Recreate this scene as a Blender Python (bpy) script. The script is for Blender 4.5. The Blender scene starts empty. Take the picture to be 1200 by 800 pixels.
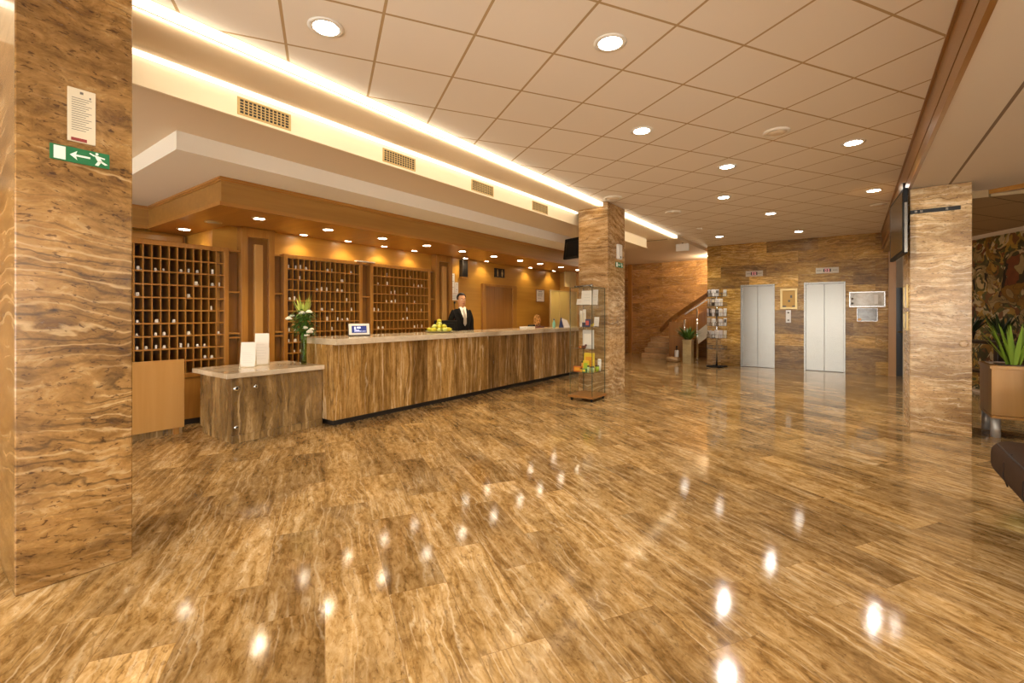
import bpy, bmesh, math, random
from mathutils import Vector, Matrix
R = random.Random(7)
PI = math.pi
sc = bpy.context.scene
col = sc.collection
# ---------------------------------------------------------------- camera
TH = math.atan(400 / 540.0)                     # the counter runs along +X, to the right of the view
cam = bpy.data.cameras.new('camera'); cam.lens = 540 / 1200 * 36; cam.sensor_width = 36
cam.shift_y = -32 / 1200; cam.clip_start = .02
camo = bpy.data.objects.new('camera', cam); col.objects.link(camo)
camo.location = (0, 0, 1.45); camo.rotation_euler = (PI / 2, 0, TH - PI / 2)
sc.camera = camo
# ---------------------------------------------------------------- exposure, world
sc.view_settings.view_transform = 'Standard'; sc.view_settings.look = 'None'
sc.view_settings.gamma = 1; sc.view_settings.use_curve_mapping = False
sc.view_settings.exposure = 0.40
sc.cycles.transparent_max_bounces = 40; sc.cycles.diffuse_bounces = 6; sc.cycles.max_bounces = 14
w = bpy.data.worlds.new('world'); sc.world = w; w.use_nodes = True
w.node_tree.nodes['Background'].inputs[0].default_value = (.9, .95, 1, 1)
w.node_tree.nodes['Background'].inputs[1].default_value = .6
# lamp powers
P_COVEL = 20
P_DOWN, P_CANOPY, P_SCALLOP, P_STAIR, P_WINDOW, P_COVE = 60, 26, 10, 75, 5.0, 1.25
WARM = (1, .97, .90); WARMER = (1, .82, .52)

# ---------------------------------------------------------------- materials
def lin(h):
    v = [int(h[i:i + 2], 16) / 255 for i in (0, 2, 4)]
    return tuple((c / 12.92 if c <= .04045 else ((c + .055) / 1.055) ** 2.4) for c in v) + (1,)
class NT:
    def __init__(s, name):
        s.m = bpy.data.materials.new(name); s.m.use_nodes = True; s.t = s.m.node_tree
        s.b = s.t.nodes['Principled BSDF']
    def n(s, typ, **kw):
        x = s.t.nodes.new('ShaderNode' + typ)
        for k, v in kw.items():
            if k[0] == '_': setattr(x, k[1:], v)
            else: x.inputs[k.replace('_', ' ') if k.replace('_', ' ') in x.inputs else k].default_value = v
        return x
    def l(s, a, b): s.t.links.new(a, b)
    def math(s, op, a, b=None, c=None):
        x = s.t.nodes.new('ShaderNodeMath'); x.operation = op
        for i, v in enumerate((a, b, c)):
            if v is None: continue
            if isinstance(v, (int, float)): x.inputs[i].default_value = v
            else: s.l(v, x.inputs[i])
        return x.outputs[0]
    def ramp(s, fac, stops, interp='LINEAR'):
        x = s.t.nodes.new('ShaderNodeValToRGB'); e = x.color_ramp.elements; x.color_ramp.interpolation = interp
        while len(e) < len(stops): e.new(.5)
        for q, (p, c) in zip(e, stops): q.position = p; q.color = lin(c) if isinstance(c, str) else c
        s.l(fac, x.inputs[0]); return x.outputs[0]
    def mix(s, fac, a, b, mode='MIX'):
        x = s.t.nodes.new('ShaderNodeMix'); x.data_type = 'RGBA'; x.blend_type = mode
        for i, v in ((0, fac), (6, a), (7, b)):
            if isinstance(v, (int, float)): x.inputs[i].default_value = v
            elif isinstance(v, tuple): x.inputs[i].default_value = v
            else: s.l(v, x.inputs[i])
        return x.outputs[2]
def plain(name, h, rough=.5, metal=0, coat=0, spec=.5, em=None, es=0, sss=0):
    k = NT(name); b = k.b
    b.inputs['Base Color'].default_value = lin(h) if isinstance(h, str) else h
    b.inputs['Roughness'].default_value = rough; b.inputs['Metallic'].default_value = metal
    b.inputs['Coat Weight'].default_value = coat; b.inputs['Specular IOR Level'].default_value = spec
    if es:
        b.inputs['Emission Color'].default_value = em if em else lin(h); b.inputs['Emission Strength'].default_value = es
    if sss: b.inputs['Subsurface Weight'].default_value = sss
    # faint procedural unevenness so that nothing is perfectly flat
    n = k.n('TexNoise'); n.inputs['Scale'].default_value = 18
    c = k.n('TexCoord'); k.l(c.outputs['Object'], n.inputs['Vector'])
    mr = k.n('MapRange'); k.l(n.outputs['Fac'], mr.inputs[0]); dv = .008 if metal > .5 else .04; mr.inputs[3].default_value = max(.02, rough - dv); mr.inputs[4].default_value = min(1, rough + dv)
    k.l(mr.outputs[0], b.inputs['Roughness'])
    return k.m
def stone(name, swz='XY', rot=0, brick=None, stretch=(1, 8, 8), stops=None, rough=.12, tone=.5, dist=1.2, pits=.5, joint='5a3d1c', spec=.5, off=.37, wave=.35, thin=1., lfreq=22, lamp_=9):
    """travertine: swz picks the two face axes (along the veins first)"""
    stops_lo, stops_hi = lin(stops[0][1]), lin(stops[-1][1])
    k = NT(name); tc = k.n('TexCoord'); sep = k.n('SeparateXYZ'); k.l(tc.outputs['Object'], sep.inputs[0])
    cb = k.n('CombineXYZ'); third = [a for a in 'XYZ' if a not in swz][0]
    for i, a in enumerate(swz + third): k.l(sep.outputs[a], cb.inputs[i])
    mp = k.n('Mapping'); mp.inputs['Rotation'].default_value = (0, 0, rot); k.l(cb.outputs[0], mp.inputs[0])
    P = mp.outputs[0]; rnd = None; bf = None
    if brick:
        br = k.n('TexBrick', _offset=off, _offset_frequency=2, _squash=1)
        k.l(P, br.inputs['Vector'])
        br.inputs['Color1'].default_value = (0, 0, 0, 1); br.inputs['Color2'].default_value = (1, 1, 1, 1); br.inputs['Mortar'].default_value = (.5, .5, .5, 1)
        br.inputs['Scale'].default_value = 1; br.inputs['Mortar Size'].default_value = brick[2]; br.inputs['Mortar Smooth'].default_value = .1
        br.inputs['Brick Width'].default_value = brick[0]; br.inputs['Row Height'].default_value = brick[1]; br.inputs['Bias'].default_value = 0
        rnd = br.outputs['Color']; bf = br.outputs['Fac']
        vm = k.n('VectorMath', _operation='MULTIPLY_ADD'); k.l(rnd, vm.inputs[0]); vm.inputs[1].default_value = (17, 9, 23); k.l(P, vm.inputs[2]); P = vm.outputs[0]
    # slow bending of the layers
    wn = k.n('TexNoise'); wn.inputs['Scale'].default_value = .9; wn.inputs['Detail'].default_value = 2; k.l(P, wn.inputs['Vector'])
    va = k.n('VectorMath', _operation='MULTIPLY_ADD'); k.l(wn.outputs['Color'], va.inputs[0]); va.inputs[1].default_value = (wave, wave, wave); k.l(P, va.inputs[2]); P = va.outputs[0]
    def noise(s, det, ro, di, P=P):
        m = k.n('Mapping'); m.inputs['Scale'].default_value = s; k.l(P, m.inputs[0])
        n = k.n('TexNoise'); n.inputs['Scale'].default_value = 1; n.inputs['Detail'].default_value = det; n.inputs['Roughness'].default_value = ro; n.inputs['Distortion'].default_value = di
        k.l(m.outputs[0], n.inputs['Vector']); return n.outputs['Fac']
    a = noise(stretch, 7, .6, dist)
    b = noise((stretch[0] * 7, stretch[1] * 3.0, stretch[2] * 3.0), 7, .72, dist * .5)
    f = k.math('MULTIPLY_ADD', b, .5, k.math('MULTIPLY', a, .5))
    blot = k.ramp(noise((stretch[0] * .9, stretch[1] * .33, stretch[2] * .33), 3, .55, .8), [(.36, (.7, .67, .63, 1)), (.52, (1, 1, 1, 1)), (.68, (1.2, 1.2, 1.2, 1))])
    c = k.mix(1., k.ramp(f, stops), blot, 'MULTIPLY')
    # wavy sediment lines: contour lines of a warped layer coordinate, thin dark and thin pale, in patches
    sy = k.n('SeparateXYZ'); k.l(P, sy.inputs[0])
    w1 = noise((stretch[0] * 1.5, stretch[1] * .7, stretch[2] * .7), 4, .52, .6)
    q = k.math('PINGPONG', k.math('MULTIPLY_ADD', w1, lamp_, k.math('MULTIPLY', sy.outputs[1], lfreq)), 1.0)
    patch = k.ramp(noise((stretch[0] * .9, stretch[1] * .5, stretch[2] * .5), 3, .5, 1.), [(.42, (0, 0, 0, 1)), (.58, (1, 1, 1, 1))])
    pale = k.ramp(q, [(.78, (0, 0, 0, 1)), (.95, (1, 1, 1, 1))]); dark = k.ramp(q, [(.04, (1, 1, 1, 1)), (.2, (0, 0, 0, 1))])
    c = k.mix(k.math('MULTIPLY', k.math('MULTIPLY', pale, patch), .6 * thin), c, stops_hi)
    c = k.mix(k.math('MULTIPLY', k.math('MULTIPLY', dark, k.math('MULTIPLY_ADD', patch, .7, .3)), .7 * thin), c, stops_lo)
    pn = noise((26, 60, 60), 3, .55, .6)
    pr = k.ramp(pn, [(.33, (.3, .24, .18, 1)), (.4, (1, 1, 1, 1)), (.63, (1, 1, 1, 1)), (.72, (1.35, 1.35, 1.3, 1))])
    c = k.mix(pits, c, pr, 'MULTIPLY')
    if brick:
        tn = k.ramp(rnd, [(0, (1 - tone, 1 - tone * 1.08, 1 - tone * 1.18, 1)), (.28, (1 - tone * .55, 1 - tone * .58, 1 - tone * .6, 1)), (.55, (1, 1, 1, 1)), (1, (1 + tone * .6, 1 + tone * .64, 1 + tone * .7, 1))])
        c = k.mix(1., c, tn, 'MULTIPLY')
        c = k.mix(k.math('MULTIPLY', bf, .55), c, lin(joint))
    k.l(c, k.b.inputs['Base Color'])
    rr = k.n('MapRange'); k.l(f, rr.inputs[0]); rr.inputs[1].default_value = .3; rr.inputs[2].default_value = .7
    rr.inputs[3].default_value = rough * 1.35; rr.inputs[4].default_value = rough * .8; k.l(rr.outputs[0], k.b.inputs['Roughness'])
    k.b.inputs['Specular IOR Level'].default_value = spec
    bp = k.n('Bump'); bp.inputs['Strength'].default_value = .035; bp.inputs['Distance'].default_value = .01; k.l(f, bp.inputs['Height']); k.l(bp.outputs[0], k.b.inputs['Normal'])
    return k.m
def wood(name, c0, c1, axis='Z', rough=.32, scale=1., coat=.15):
    k = NT(name); tc = k.n('TexCoord'); m = k.n('Mapping')
    s = {'X': (1, 18, 18), 'Y': (18, 1, 18), 'Z': (18, 18, 1)}[axis]
    m.inputs['Scale'].default_value = tuple(scale * v for v in s); k.l(tc.outputs['Object'], m.inputs[0])
    n = k.n('TexNoise'); n.inputs['Scale'].default_value = 1.3; n.inputs['Detail'].default_value = 7; n.inputs['Roughness'].default_value = .6; n.inputs['Distortion'].default_value = .5
    k.l(m.outputs[0], n.inputs['Vector'])
    c = k.ramp(n.outputs['Fac'], [(.25, c0), (.75, c1)])
    k.l(c, k.b.inputs['Base Color']); k.b.inputs['Roughness'].default_value = rough; k.b.inputs['Coat Weight'].default_value = coat; k.b.inputs['Coat Roughness'].default_value = .2
    return k.m
def tiles(name, base, line, wdt, row, msize, rot, ph, off=0., rough=.8, bumpd=.004):
    k = NT(name); tc = k.n('TexCoord'); m = k.n('Mapping'); m.inputs['Rotation'].default_value = (0, 0, -rot); m.inputs['Location'].default_value = (-ph[0], -ph[1], 0)
    k.l(tc.outputs['Object'], m.inputs[0]); br = k.n('TexBrick', _offset=off, _offset_frequency=2, _squash=1); k.l(m.outputs[0], br.inputs['Vector'])
    br.inputs['Color1'].default_value = (.98, .98, .98, 1); br.inputs['Color2'].default_value = (1, 1, 1, 1); br.inputs['Mortar'].default_value = (1, 1, 1, 1)
    br.inputs['Scale'].default_value = 1; br.inputs['Mortar Size'].default_value = msize; br.inputs['Mortar Smooth'].default_value = .15
    br.inputs['Brick Width'].default_value = wdt; br.inputs['Row Height'].default_value = row
    c = k.mix(1., lin(base), br.outputs['Color'], 'MULTIPLY'); c = k.mix(br.outputs['Fac'], c, lin(line))
    k.l(c, k.b.inputs['Base Color']); k.b.inputs['Roughness'].default_value = rough; k.b.inputs['Specular IOR Level'].default_value = .25
    bp = k.n('Bump', _invert=True); bp.inputs['Strength'].default_value = .4; bp.inputs['Distance'].default_value = bumpd; k.l(br.outputs['Fac'], bp.inputs['Height']); k.l(bp.outputs[0], k.b.inputs['Normal'])
    return k.m
def glass(name, tint=(1, 1, 1, 1), refl=1.0):
    k = NT(name); t = k.t; out = t.nodes['Material Output']
    tr = k.n('BsdfTransparent'); tr.inputs[0].default_value = tint
    gl = k.n('BsdfGlossy'); gl.inputs['Roughness'].default_value = .02
    fr = k.n('Fresnel'); fr.inputs[0].default_value = 1.45; ge = k.n('NewGeometry'); fb = k.math('SUBTRACT', 1.0, ge.outputs['Backfacing'])
    mx = k.n('MixShader'); k.l(k.math('MULTIPLY', k.math('MULTIPLY', fr.outputs[0], refl), fb), mx.inputs[0]); k.l(tr.outputs[0], mx.inputs[1]); k.l(gl.outputs[0], mx.inputs[2]); k.l(mx.outputs[0], out.inputs[0])
    return k.m
def emit(name, color, s):
    k = NT(name); k.b.inputs['Base Color'].default_value = (.8, .8, .8, 1); k.b.inputs['Emission Color'].default_value = tuple(color) + (1,); k.b.inputs['Emission Strength'].default_value = s
    return k.m
GROT = math.radians(-31.4)
FLOOR_ST = [(.3, '553b1c'), (.42, '8a6736'), (.5, 'a98653'), (.57, 'ba9969'), (.7, 'dec8a2')]
M = {}
M['floor'] = stone('floor_travertine', 'XY', math.radians(-58.6), (.93, .305, .0016), (1.6, 8, 8), FLOOR_ST, rough=.072, tone=.27, dist=1.2, joint='7a5830', wave=.1, lfreq=30, lamp_=5, thin=.62)
M['wall_stone'] = stone('wall_travertine', 'YZ', 0, (1.15, .31, .002), (1.3, 7, 7), [(.28, '664716'), (.42, '976c28'), (.5, 'b48636'), (.58, 'c59a4e'), (.72, 'dcbb7a')], rough=.22, tone=.48, joint='5f411c', spec=.35, lfreq=26, lamp_=6)
M['stair_stone'] = stone('stair_wall_travertine', 'YZ', 0, (1.2, .31, .002), (1.3, 6, 6), [(.3, '84592a'), (.42, 'a87842'), (.5, 'ba8a50'), (.58, 'c79a60'), (.7, 'd8b384')], rough=.25, tone=.25, joint='8a6434')
COLS = [(.28, '38240d'), (.4, '65441c'), (.48, '866130'), (.56, '9b7441'), (.7, 'c6a676')]
M['column'] = stone('column_travertine', 'XZ', .1, None, (1.2, 5.0, 1.2), COLS, rough=.22, dist=1.4, wave=.3, pits=.95, lfreq=24, lamp_=7)
M['column_mid'] = stone('tan_column_travertine', 'XZ', .14, None, (1.2, 5.0, 1.2), [(.28, '5a3f1f'), (.4, '8a6535'), (.48, 'a98250'), (.56, 'bd9868'), (.7, 'dcc298')], rough=.22, dist=1.4, wave=.4, pits=.8, lfreq=22, lamp_=8)
M['column_pale'] = stone('pale_column_travertine', 'YZ', 0, None, (1.6, 7, 1.6), [(.3, '7a572e'), (.41, 'a47d4a'), (.5, 'bf9b6b'), (.6, 'd4b78c'), (.7, 'e6d2b0')], rough=.24, dist=1.1, wave=.14, pits=.7, lfreq=24, lamp_=5)
M['counter_stone'] = stone('counter_travertine', 'ZX', 0, (3., .30, .002), (.55, 7, 7), [(.3, '4f3615'), (.41, '7a5828'), (.5, '98713a'), (.58, 'b18a52'), (.7, 'd8bd92')], rough=.22, tone=.4, dist=1., joint='46300f', wave=.12, lfreq=13, lamp_=4.5)
M['desk_stone'] = stone('desk_travertine', 'ZX', 0, None, (.7, 6, 6), [(.3, '43301a'), (.41, '6b5130'), (.5, '86693f'), (.58, '9b7c4f'), (.7, 'c4a678')], rough=.25, dist=1.2, wave=.2, lfreq=13, lamp_=5)
M['marble'] = stone('cream_marble', 'XY', 0, None, (1, 3, 3), [(.25, 'b9a384'), (.45, 'd2bfa2'), (.6, 'dccbb1'), (.8, 'e6dac6')], rough=.1, dist=2, pits=.25, wave=.3, thin=.3)
M['step'] = stone('step_stone', 'YX', 0, None, (1, 3, 3), [(.3, '9b7546'), (.5, 'b38d5d'), (.7, 'c6a577')], rough=.35, thin=.5)
M['ceiling'] = tiles('ceiling_tiles', 'ece3d6', 'b79c74', .616, .616, .0105, GROT, (-.2628, .0024))
M['ceiling_r'] = tiles('ceiling_planks', 'd6c8b4', '85705a', 30, .79, .014, 0, (3, -.93))
M['ceiling_l'] = tiles('lounge_ceiling_planks', 'a58a64', '66502f', 1.2, .62, .01, GROT, (0, 0))
M['plaster'] = plain('cream_plaster', 'dfcdb2', .8, spec=.2)
M['plaster_w'] = plain('white_plaster', 'e4dccd', .8, spec=.2)
M['fascia'] = plain('fascia_plaster', 'eddfc4', .7, spec=.2)
HX = ('925c1e', 'ae7a34'); 
M['wood_z'] = wood('honey_wood_upright', *HX, 'Z'); M['wood_x'] = wood('honey_wood_long', *HX, 'X'); M['wood_y'] = wood('honey_wood_cross', *HX, 'Y')
M['wood_wall'] = wood('amber_wood_panel', 'ad7726', 'c08b36', 'X', .4, .6)
M['wood_can'] = wood('canopy_wood', '8a5f24', 'a17434', 'X', .35, .5)
M['wood_under'] = wood('canopy_underside_wood', '94601c', 'b07828', 'Y', .34, .35, 0)
M['wood_shade'] = wood('shade_painted_back', '2a1405', '3b1d08', 'Z', .5)  # shade inside the racks, put into the colour of their backs
M['wood_groove'] = wood('recess_wood', '74480f', '875818', 'Z', .35)
M['wood_pale'] = wood('pale_beech', 'ae7d3c', 'ba8a4a', 'Z', .4, .5)
M['wood_door'] = wood('door_wood', '85541e', '97652a', 'Z', .4, .7)
M['wood_beam'] = wood('beam_wood', '80531f', '986a30', 'X', .28, .5, .3)
M['wood_pier'] = wood('pier_wood', 'a97b48', 'b58a58', 'Z', .4, .4)
M['wood_espresso'] = wood('espresso_wood', '170b05', '24130a', 'X', .3)
M['steel'] = plain('brushed_steel', '918c84', .26, 1); 
M['chrome'] = plain('chrome', 'd8d8d8', .12, 1)
M['satin_chrome'] = plain('satin_chrome', 'd6d2ca', .4, .45); M['steel_dark'] = plain('dark_metal', '6b6258', .4, 1)  # second one: dark metal for sills, knob, slots and buttons
M['black'] = plain('black_plastic', '0a0908', .5, spec=.25); M['black_m'] = plain('black_matt_metal', '15120f', .5)
M['screen'] = plain('dark_screen', '4a381c', .25, 0, .2)
M['kick'] = plain('dark_toe_kick', '2a2016', .6)
M['white'] = plain('white_paint', 'e6e1d8', .45); M['paper'] = plain('white_paper', 'e9e2d9', .7, spec=.2); M['paper_c'] = plain('cream_paper', 'd8cbb0', .7, spec=.2)
M['ink'] = plain('grey_ink', '6c655c', .8); M['red'] = plain('red_ink', '8d2f2a', .7); M['green_sign'] = plain('exit_green', '0d6a38', .45); M['sign_white'] = plain('sign_white', 'e8f0e4', .5)
M['led_red'] = emit('red_led', (1, .03, .02), .7)
M['_x'] = M['white']; M['gold'] = plain('pale_gold_frame', 'cdb178', .35, .6); M['tan'] = plain('tan_board', 'bd9450', .6)
M['plate_beige'] = plain('brushed_beige_plate', 'b5a78f', .4, .3)
M['silver'] = plain('silver_plate', 'c9c6c2', .25, .9)
M['glass'] = glass('clear_glass', (.975, .98, .96, 1), 1.); M['glass_edge'] = plain('glass_edge_green', '4a4a34', .2)
M['frost'] = plain('frosted_olive_glass', 'b49a5a', .3); M['shutter'] = plain('beige_fabric', 'c2a670', .7)
M['leaf'] = plain('fresh_leaf', '79962c', .5); M['leaf_d'] = plain('deep_leaf', '47681f', .45); M['leaf_p'] = plain('pale_leaf', 'a4ae4a', .4); M['leaf_dk'] = plain('dark_foliage_leaf', '28391a', .5)  # last one: the console plants' own dark green
M['vase'] = glass('green_glass', (.66, .76, .42, 1), 1.4)
M['petal'] = plain('ivory_petal', 'f0e6d2', .6, sss=.1); M['peach'] = plain('peach_petal', 'e0a45c', .6); M['stem'] = plain('stem_green', '6d8534', .5)
M['fruit'] = plain('yellow_green_fruit', 'c4b92c', .35); M['fruit2'] = plain('pale_green_fruit', 'c8cc6a', .35); M['dish'] = plain('wicker_dish', 'a9a26a', .5)
M['leather'] = plain('brown_upholstery', '3e2a1a', .75, spec=.15); M['seam'] = plain('brown_piping', '241710', .6)
M['skin'] = plain('skin', 'b9835c', .5, sss=.08); M['hair'] = plain('black_hair', '120c09', .5); M['suit'] = plain('charcoal_suit', '17130f', .8, spec=.15); M['shirt'] = plain('white_shirt', 'e8ddcf', .7); M['tie'] = plain('silver_tie', '9d8f7e', .4); M['lip'] = plain('lip', '8e4d3d', .5); M['eyew'] = plain('eye_white', 'e4ddd3', .3); M['shoe'] = plain('black_shoe', '0d0b0a', .3)
M['lamp'] = emit('lamp_glow', (1, .93, .8), 22); M['lamp_c'] = emit('canopy_lamp_glow', (1, .88, .68), 26); M['lamp_off'] = plain('unlit_lens', 'b9a988', .4)
M['cove'] = emit('cove_glow', (1, .9, .7), P_COVE); M['cove2'] = emit('fascia_glow', (1, .9, .7), 1.5)
M['window'] = emit('daylight_pane', (.97, 1, .97), P_WINDOW)
M['pot'] = stone('planter_stone', 'XZ', 0, None, (2, 3, 2), [(.3, '9a8253'), (.5, 'b09a68'), (.7, 'bfab7c')], rough=.4, thin=.3)
for n_, h_ in dict(orange='c8631a', amber='dd9a22', yellow='e2c32c', lime='a8c02a', green='3f7a4a', palegreen='a9bd86', blue='27305e', maroon='5e2a1e', pink='c4564a', teal='7fb6a4', lilac='cfc6c2', darkbrown='3a2a1c', cardgrey='cfcbc4').items(): M[n_] = plain(n_ + '_print', h_, .45)

# ---------------------------------------------------------------- helpers
def newbm(): return bmesh.new()
def addfaces(bm, vs, fs, mi=0):
    v = [bm.verts.new(p) for p in vs]
    for f in fs:
        try: bm.faces.new([v[i] for i in f]).material_index = mi
        except ValueError: pass
    return v
def bx(bm, x0, y0, z0, x1, y1, z1, bev=0, mi=0, mat=None, seg=2):
    t = bmesh.new(); bmesh.ops.create_cube(t, size=1)
    for v in t.verts: v.co = Vector(((x0 + x1) / 2 + v.co.x * abs(x1 - x0), (y0 + y1) / 2 + v.co.y * abs(y1 - y0), (z0 + z1) / 2 + v.co.z * abs(z1 - z0)))
    if bev: bmesh.ops.bevel(t, geom=t.edges[:], offset=bev, segments=seg, affect='EDGES', profile=.5)
    if mat is not None: t.transform(mat)
    merge(bm, t, mi)
def merge(bm, t, mi=None):
    mp = {v: bm.verts.new(v.co) for v in t.verts}
    for f in t.faces:
        try:
            g = bm.faces.new([mp[v] for v in f.verts]); g.smooth = f.smooth
            if mi is not None: g.material_index = mi
        except ValueError: pass
    t.free()
def lathe(bm, prof, c=(0, 0), seg=24, mi=0, mat=None, smooth=True):
    t = bmesh.new(); rings = []
    for r, z in prof: rings.append([t.verts.new((c[0] + r * math.cos(2 * PI * i / seg), c[1] + r * math.sin(2 * PI * i / seg), z)) for i in range(seg)])
    for a, b in zip(rings, rings[1:]):
        for i in range(seg):
            f = t.faces.new((a[i], a[(i + 1) % seg], b[(i + 1) % seg], b[i])); f.smooth = smooth
    t.faces.new(rings[0][::-1]); t.faces.new(rings[-1])
    if mat is not None: t.transform(mat)
    merge(bm, t, mi)
def tube(bm, pts, r, seg=10, mi=0):
    pts = [Vector(p) for p in pts]; rad = r if isinstance(r, (list, tuple)) else [r] * len(pts)
    t = bmesh.new(); rings = []
    for i, p in enumerate(pts):
        d = (pts[min(i + 1, len(pts) - 1)] - pts[max(i - 1, 0)]).normalized()
        up = Vector((0, 0, 1)) if abs(d.z) < .95 else Vector((1, 0, 0))
        a = d.cross(up).normalized(); b = d.cross(a).normalized()
        rings.append([t.verts.new(p + rad[i] * (a * math.cos(2 * PI * k / seg) + b * math.sin(2 * PI * k / seg))) for k in range(seg)])
    for a, b in zip(rings, rings[1:]):
        for k in range(seg):
            f = t.faces.new((a[k], a[(k + 1) % seg], b[(k + 1) % seg], b[k])); f.smooth = True
    t.faces.new(rings[0]); t.faces.new(rings[-1][::-1]); bmesh.ops.recalc_face_normals(t, faces=t.faces[:]); merge(bm, t, mi)
def ball(bm, c, r, sub=2, mi=0, jit=0):
    t = bmesh.new(); bmesh.ops.create_icosphere(t, subdivisions=sub, radius=1)
    rr = r if isinstance(r, (tuple, list)) else (r, r, r)
    for v in t.verts:
        k = 1 + (R.random() - .5) * jit
        v.co = Vector((c[0] + v.co.x * rr[0] * k, c[1] + v.co.y * rr[1] * k, c[2] + v.co.z * rr[2] * k))
    for f in t.faces: f.smooth = True
    merge(bm, t, mi)
def prism(bm, poly, z0, z1, mi=0):
    """vertical prism on a plan polygon"""
    n = len(poly); vs = [(x, y, z0) for x, y in poly] + [(x, y, z1) for x, y in poly]
    t = bmesh.new(); addfaces(t, vs, [tuple(range(n))[::-1], tuple(range(n, 2 * n))] + [(i, (i + 1) % n, n + (i + 1) % n, n + i) for i in range(n)])
    bmesh.ops.recalc_face_normals(t, faces=t.faces[:]); merge(bm, t, mi)
def poly3(bm, pts, ext, mi=0):
    """polygon in 3-D extruded by a vector"""
    n = len(pts); e = Vector(ext); vs = [Vector(p) for p in pts]; vs = vs + [p + e for p in vs]
    t = bmesh.new(); addfaces(t, vs, [tuple(range(n))[::-1], tuple(range(n, 2 * n))] + [(i, (i + 1) % n, n + (i + 1) % n, n + i) for i in range(n)])
    bmesh.ops.recalc_face_normals(t, faces=t.faces[:]); merge(bm, t, mi)
def worldloc(o):
    v = Vector((0, 0, 0))
    while o: v += o.location; o = o.parent
    return v
def obj(name, bm, mat, parent=None, base=None):
    """one mesh object; geometry is written in world coordinates"""
    me = bpy.data.meshes.new(name)
    off = worldloc(parent) if parent else Vector(base if base else (0, 0, 0))
    if off.length: bmesh.ops.translate(bm, vec=-off, verts=bm.verts[:])
    bm.normal_update(); bm.to_mesh(me); bm.free()
    for m in (mat if isinstance(mat, list) else [mat]): me.materials.append(M[m])
    o = bpy.data.objects.new(name, me); col.objects.link(o)
    if parent: o.parent = parent
    else: o.location = off
    return o
def box(name, mat, b, parent=None, bev=.003, base=None):
    bm = newbm(); bx(bm, *b, bev=bev); return obj(name, bm, mat, parent, base)
def tag(o, label, cat, group=None):
    o['label'] = label; o['category'] = cat
    if group: o['group'] = group
    return o
def thing(name, label, cat, loc, group=None):
    o = bpy.data.objects.new(name, None); o.empty_display_size = .05; col.objects.link(o); o.location = loc
    return tag(o, label, cat, group)
def struct(name, bm, mat, parent=None):
    o = obj(name, bm, mat, parent)
    if not parent: o['kind'] = 'structure'
    return o
def sbox(name, mat, b, parent=None, bev=0):
    bm = newbm(); bx(bm, *b, bev=bev); return struct(name, bm, mat, parent)
def lamp(name, typ, loc, power, color, parent=None, size=.05, spot=None, blend=.6, rot=None):
    l = bpy.data.lights.new(name, typ); l.energy = power; l.color = color
    if typ in ('SPOT', 'POINT'): l.shadow_soft_size = size
    if typ == 'SPOT': l.spot_size = spot; l.spot_blend = blend
    o = bpy.data.objects.new(name, l); col.objects.link(o)
    if parent: o.parent = parent; o.location = Vector(loc) - worldloc(parent)
    else: o.location = loc
    if rot: o.rotation_euler = rot
    return o
ORD = ['first', 'second', 'third', 'fourth', 'fifth', 'sixth', 'seventh', 'eighth', 'ninth', 'tenth', 'eleventh', 'twelfth', 'thirteenth', 'fourteenth']

# ================================================================ SETTING
sbox('floor', 'floor', (-4.2, -7, -.2, 17.2, 9, 0))
# main tiled ceiling, slab over all
sbox('ceiling', 'ceiling', (-4.2, -.55, 3.40, 17.2, 3.5, 3.6))
bm = newbm(); bx(bm, -4.2, 3.5, 3.315, 17.2, 9, 3.6); struct('ceiling_panel', bm, 'plaster')
bm = newbm()
prism(bm, [(-4.2, 4.11), (11.1, 4.11), (11.1, 9), (-4.2, 9)], 3.10, 3.3149); struct('ceiling_soffit', bm, 'plaster')
sbox('trim_1', 'fascia', (-4.2, 4.095, 3.085, 11.1, 4.11, 3.285))                  # the bright vent fascia
sbox('trim_2', 'fascia', (-4.2, 4.075, 3.075, 11.1, 4.0955, 3.092))                # its lower lip
bm = newbm(); bx(bm, 1.53, 4.88, 2.93, 11.1, 9, 3.0999); struct('ceiling_step', bm, 'plaster_w')
sbox('ceiling_right', 'ceiling_r', (-4.2, -7, 3.01, 8.2, -.5755, 3.134))
sbox('ceiling_lounge', 'ceiling_l', (8.2, -7, 2.92, 17.2, -.5755, 3.134))
# wooden beam between the two ceilings: two boards with a groove
bm = newbm(); bx(bm, -4.2, -.66, 3.135, 14.05, -.54, 3.399); bx(bm, -4.2, -.575, 3.0, 14.05, -.543, 3.127); bx(bm, -4.2, -.575, 3.12, 14.05, -.553, 3.14)
bx(bm, -4.2, -.54, 3.385, 14.05, -.52, 3.399)
struct('trim_3', bm, 'wood_beam')
# walls
bm = newbm()
for b in ((14.05, 2.515, 0, 14.3, 3.39, 3.4), (14.05, 1.683, 2.255, 14.3, 2.515, 3.4), (14.05, 1.027, 0, 14.3, 1.683, 3.4), (14.05, .155, 2.262, 14.3, 1.027, 3.4), (14.05, -.665, 0, 14.3, .155, 3.4)): bx(bm, *b)
struct('wall_elevators', bm, 'wall_stone')
sbox('trim_4', 'wood_pier', (13.93, -.80, 0, 14.3, -.6651, 3.0))
bm = newbm(); bx(bm, 14.2, -1.75, 2.08, 14.4, -.8, 3.0); bx(bm, 14.2, -3.2, 0, 14.4, -1.75, 3.0); struct('wall_corridor', bm, 'plaster')
d3 = sbox('door_3', 'wood_espresso', (14.22, -1.75, 0, 14.26, -.8, 2.08))
bm = newbm(); tube(bm, [(14.19, -1.5, 1.03), (14.19, -.84, 1.03)], .018); obj('push_bar', bm, 'gold', d3)
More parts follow.
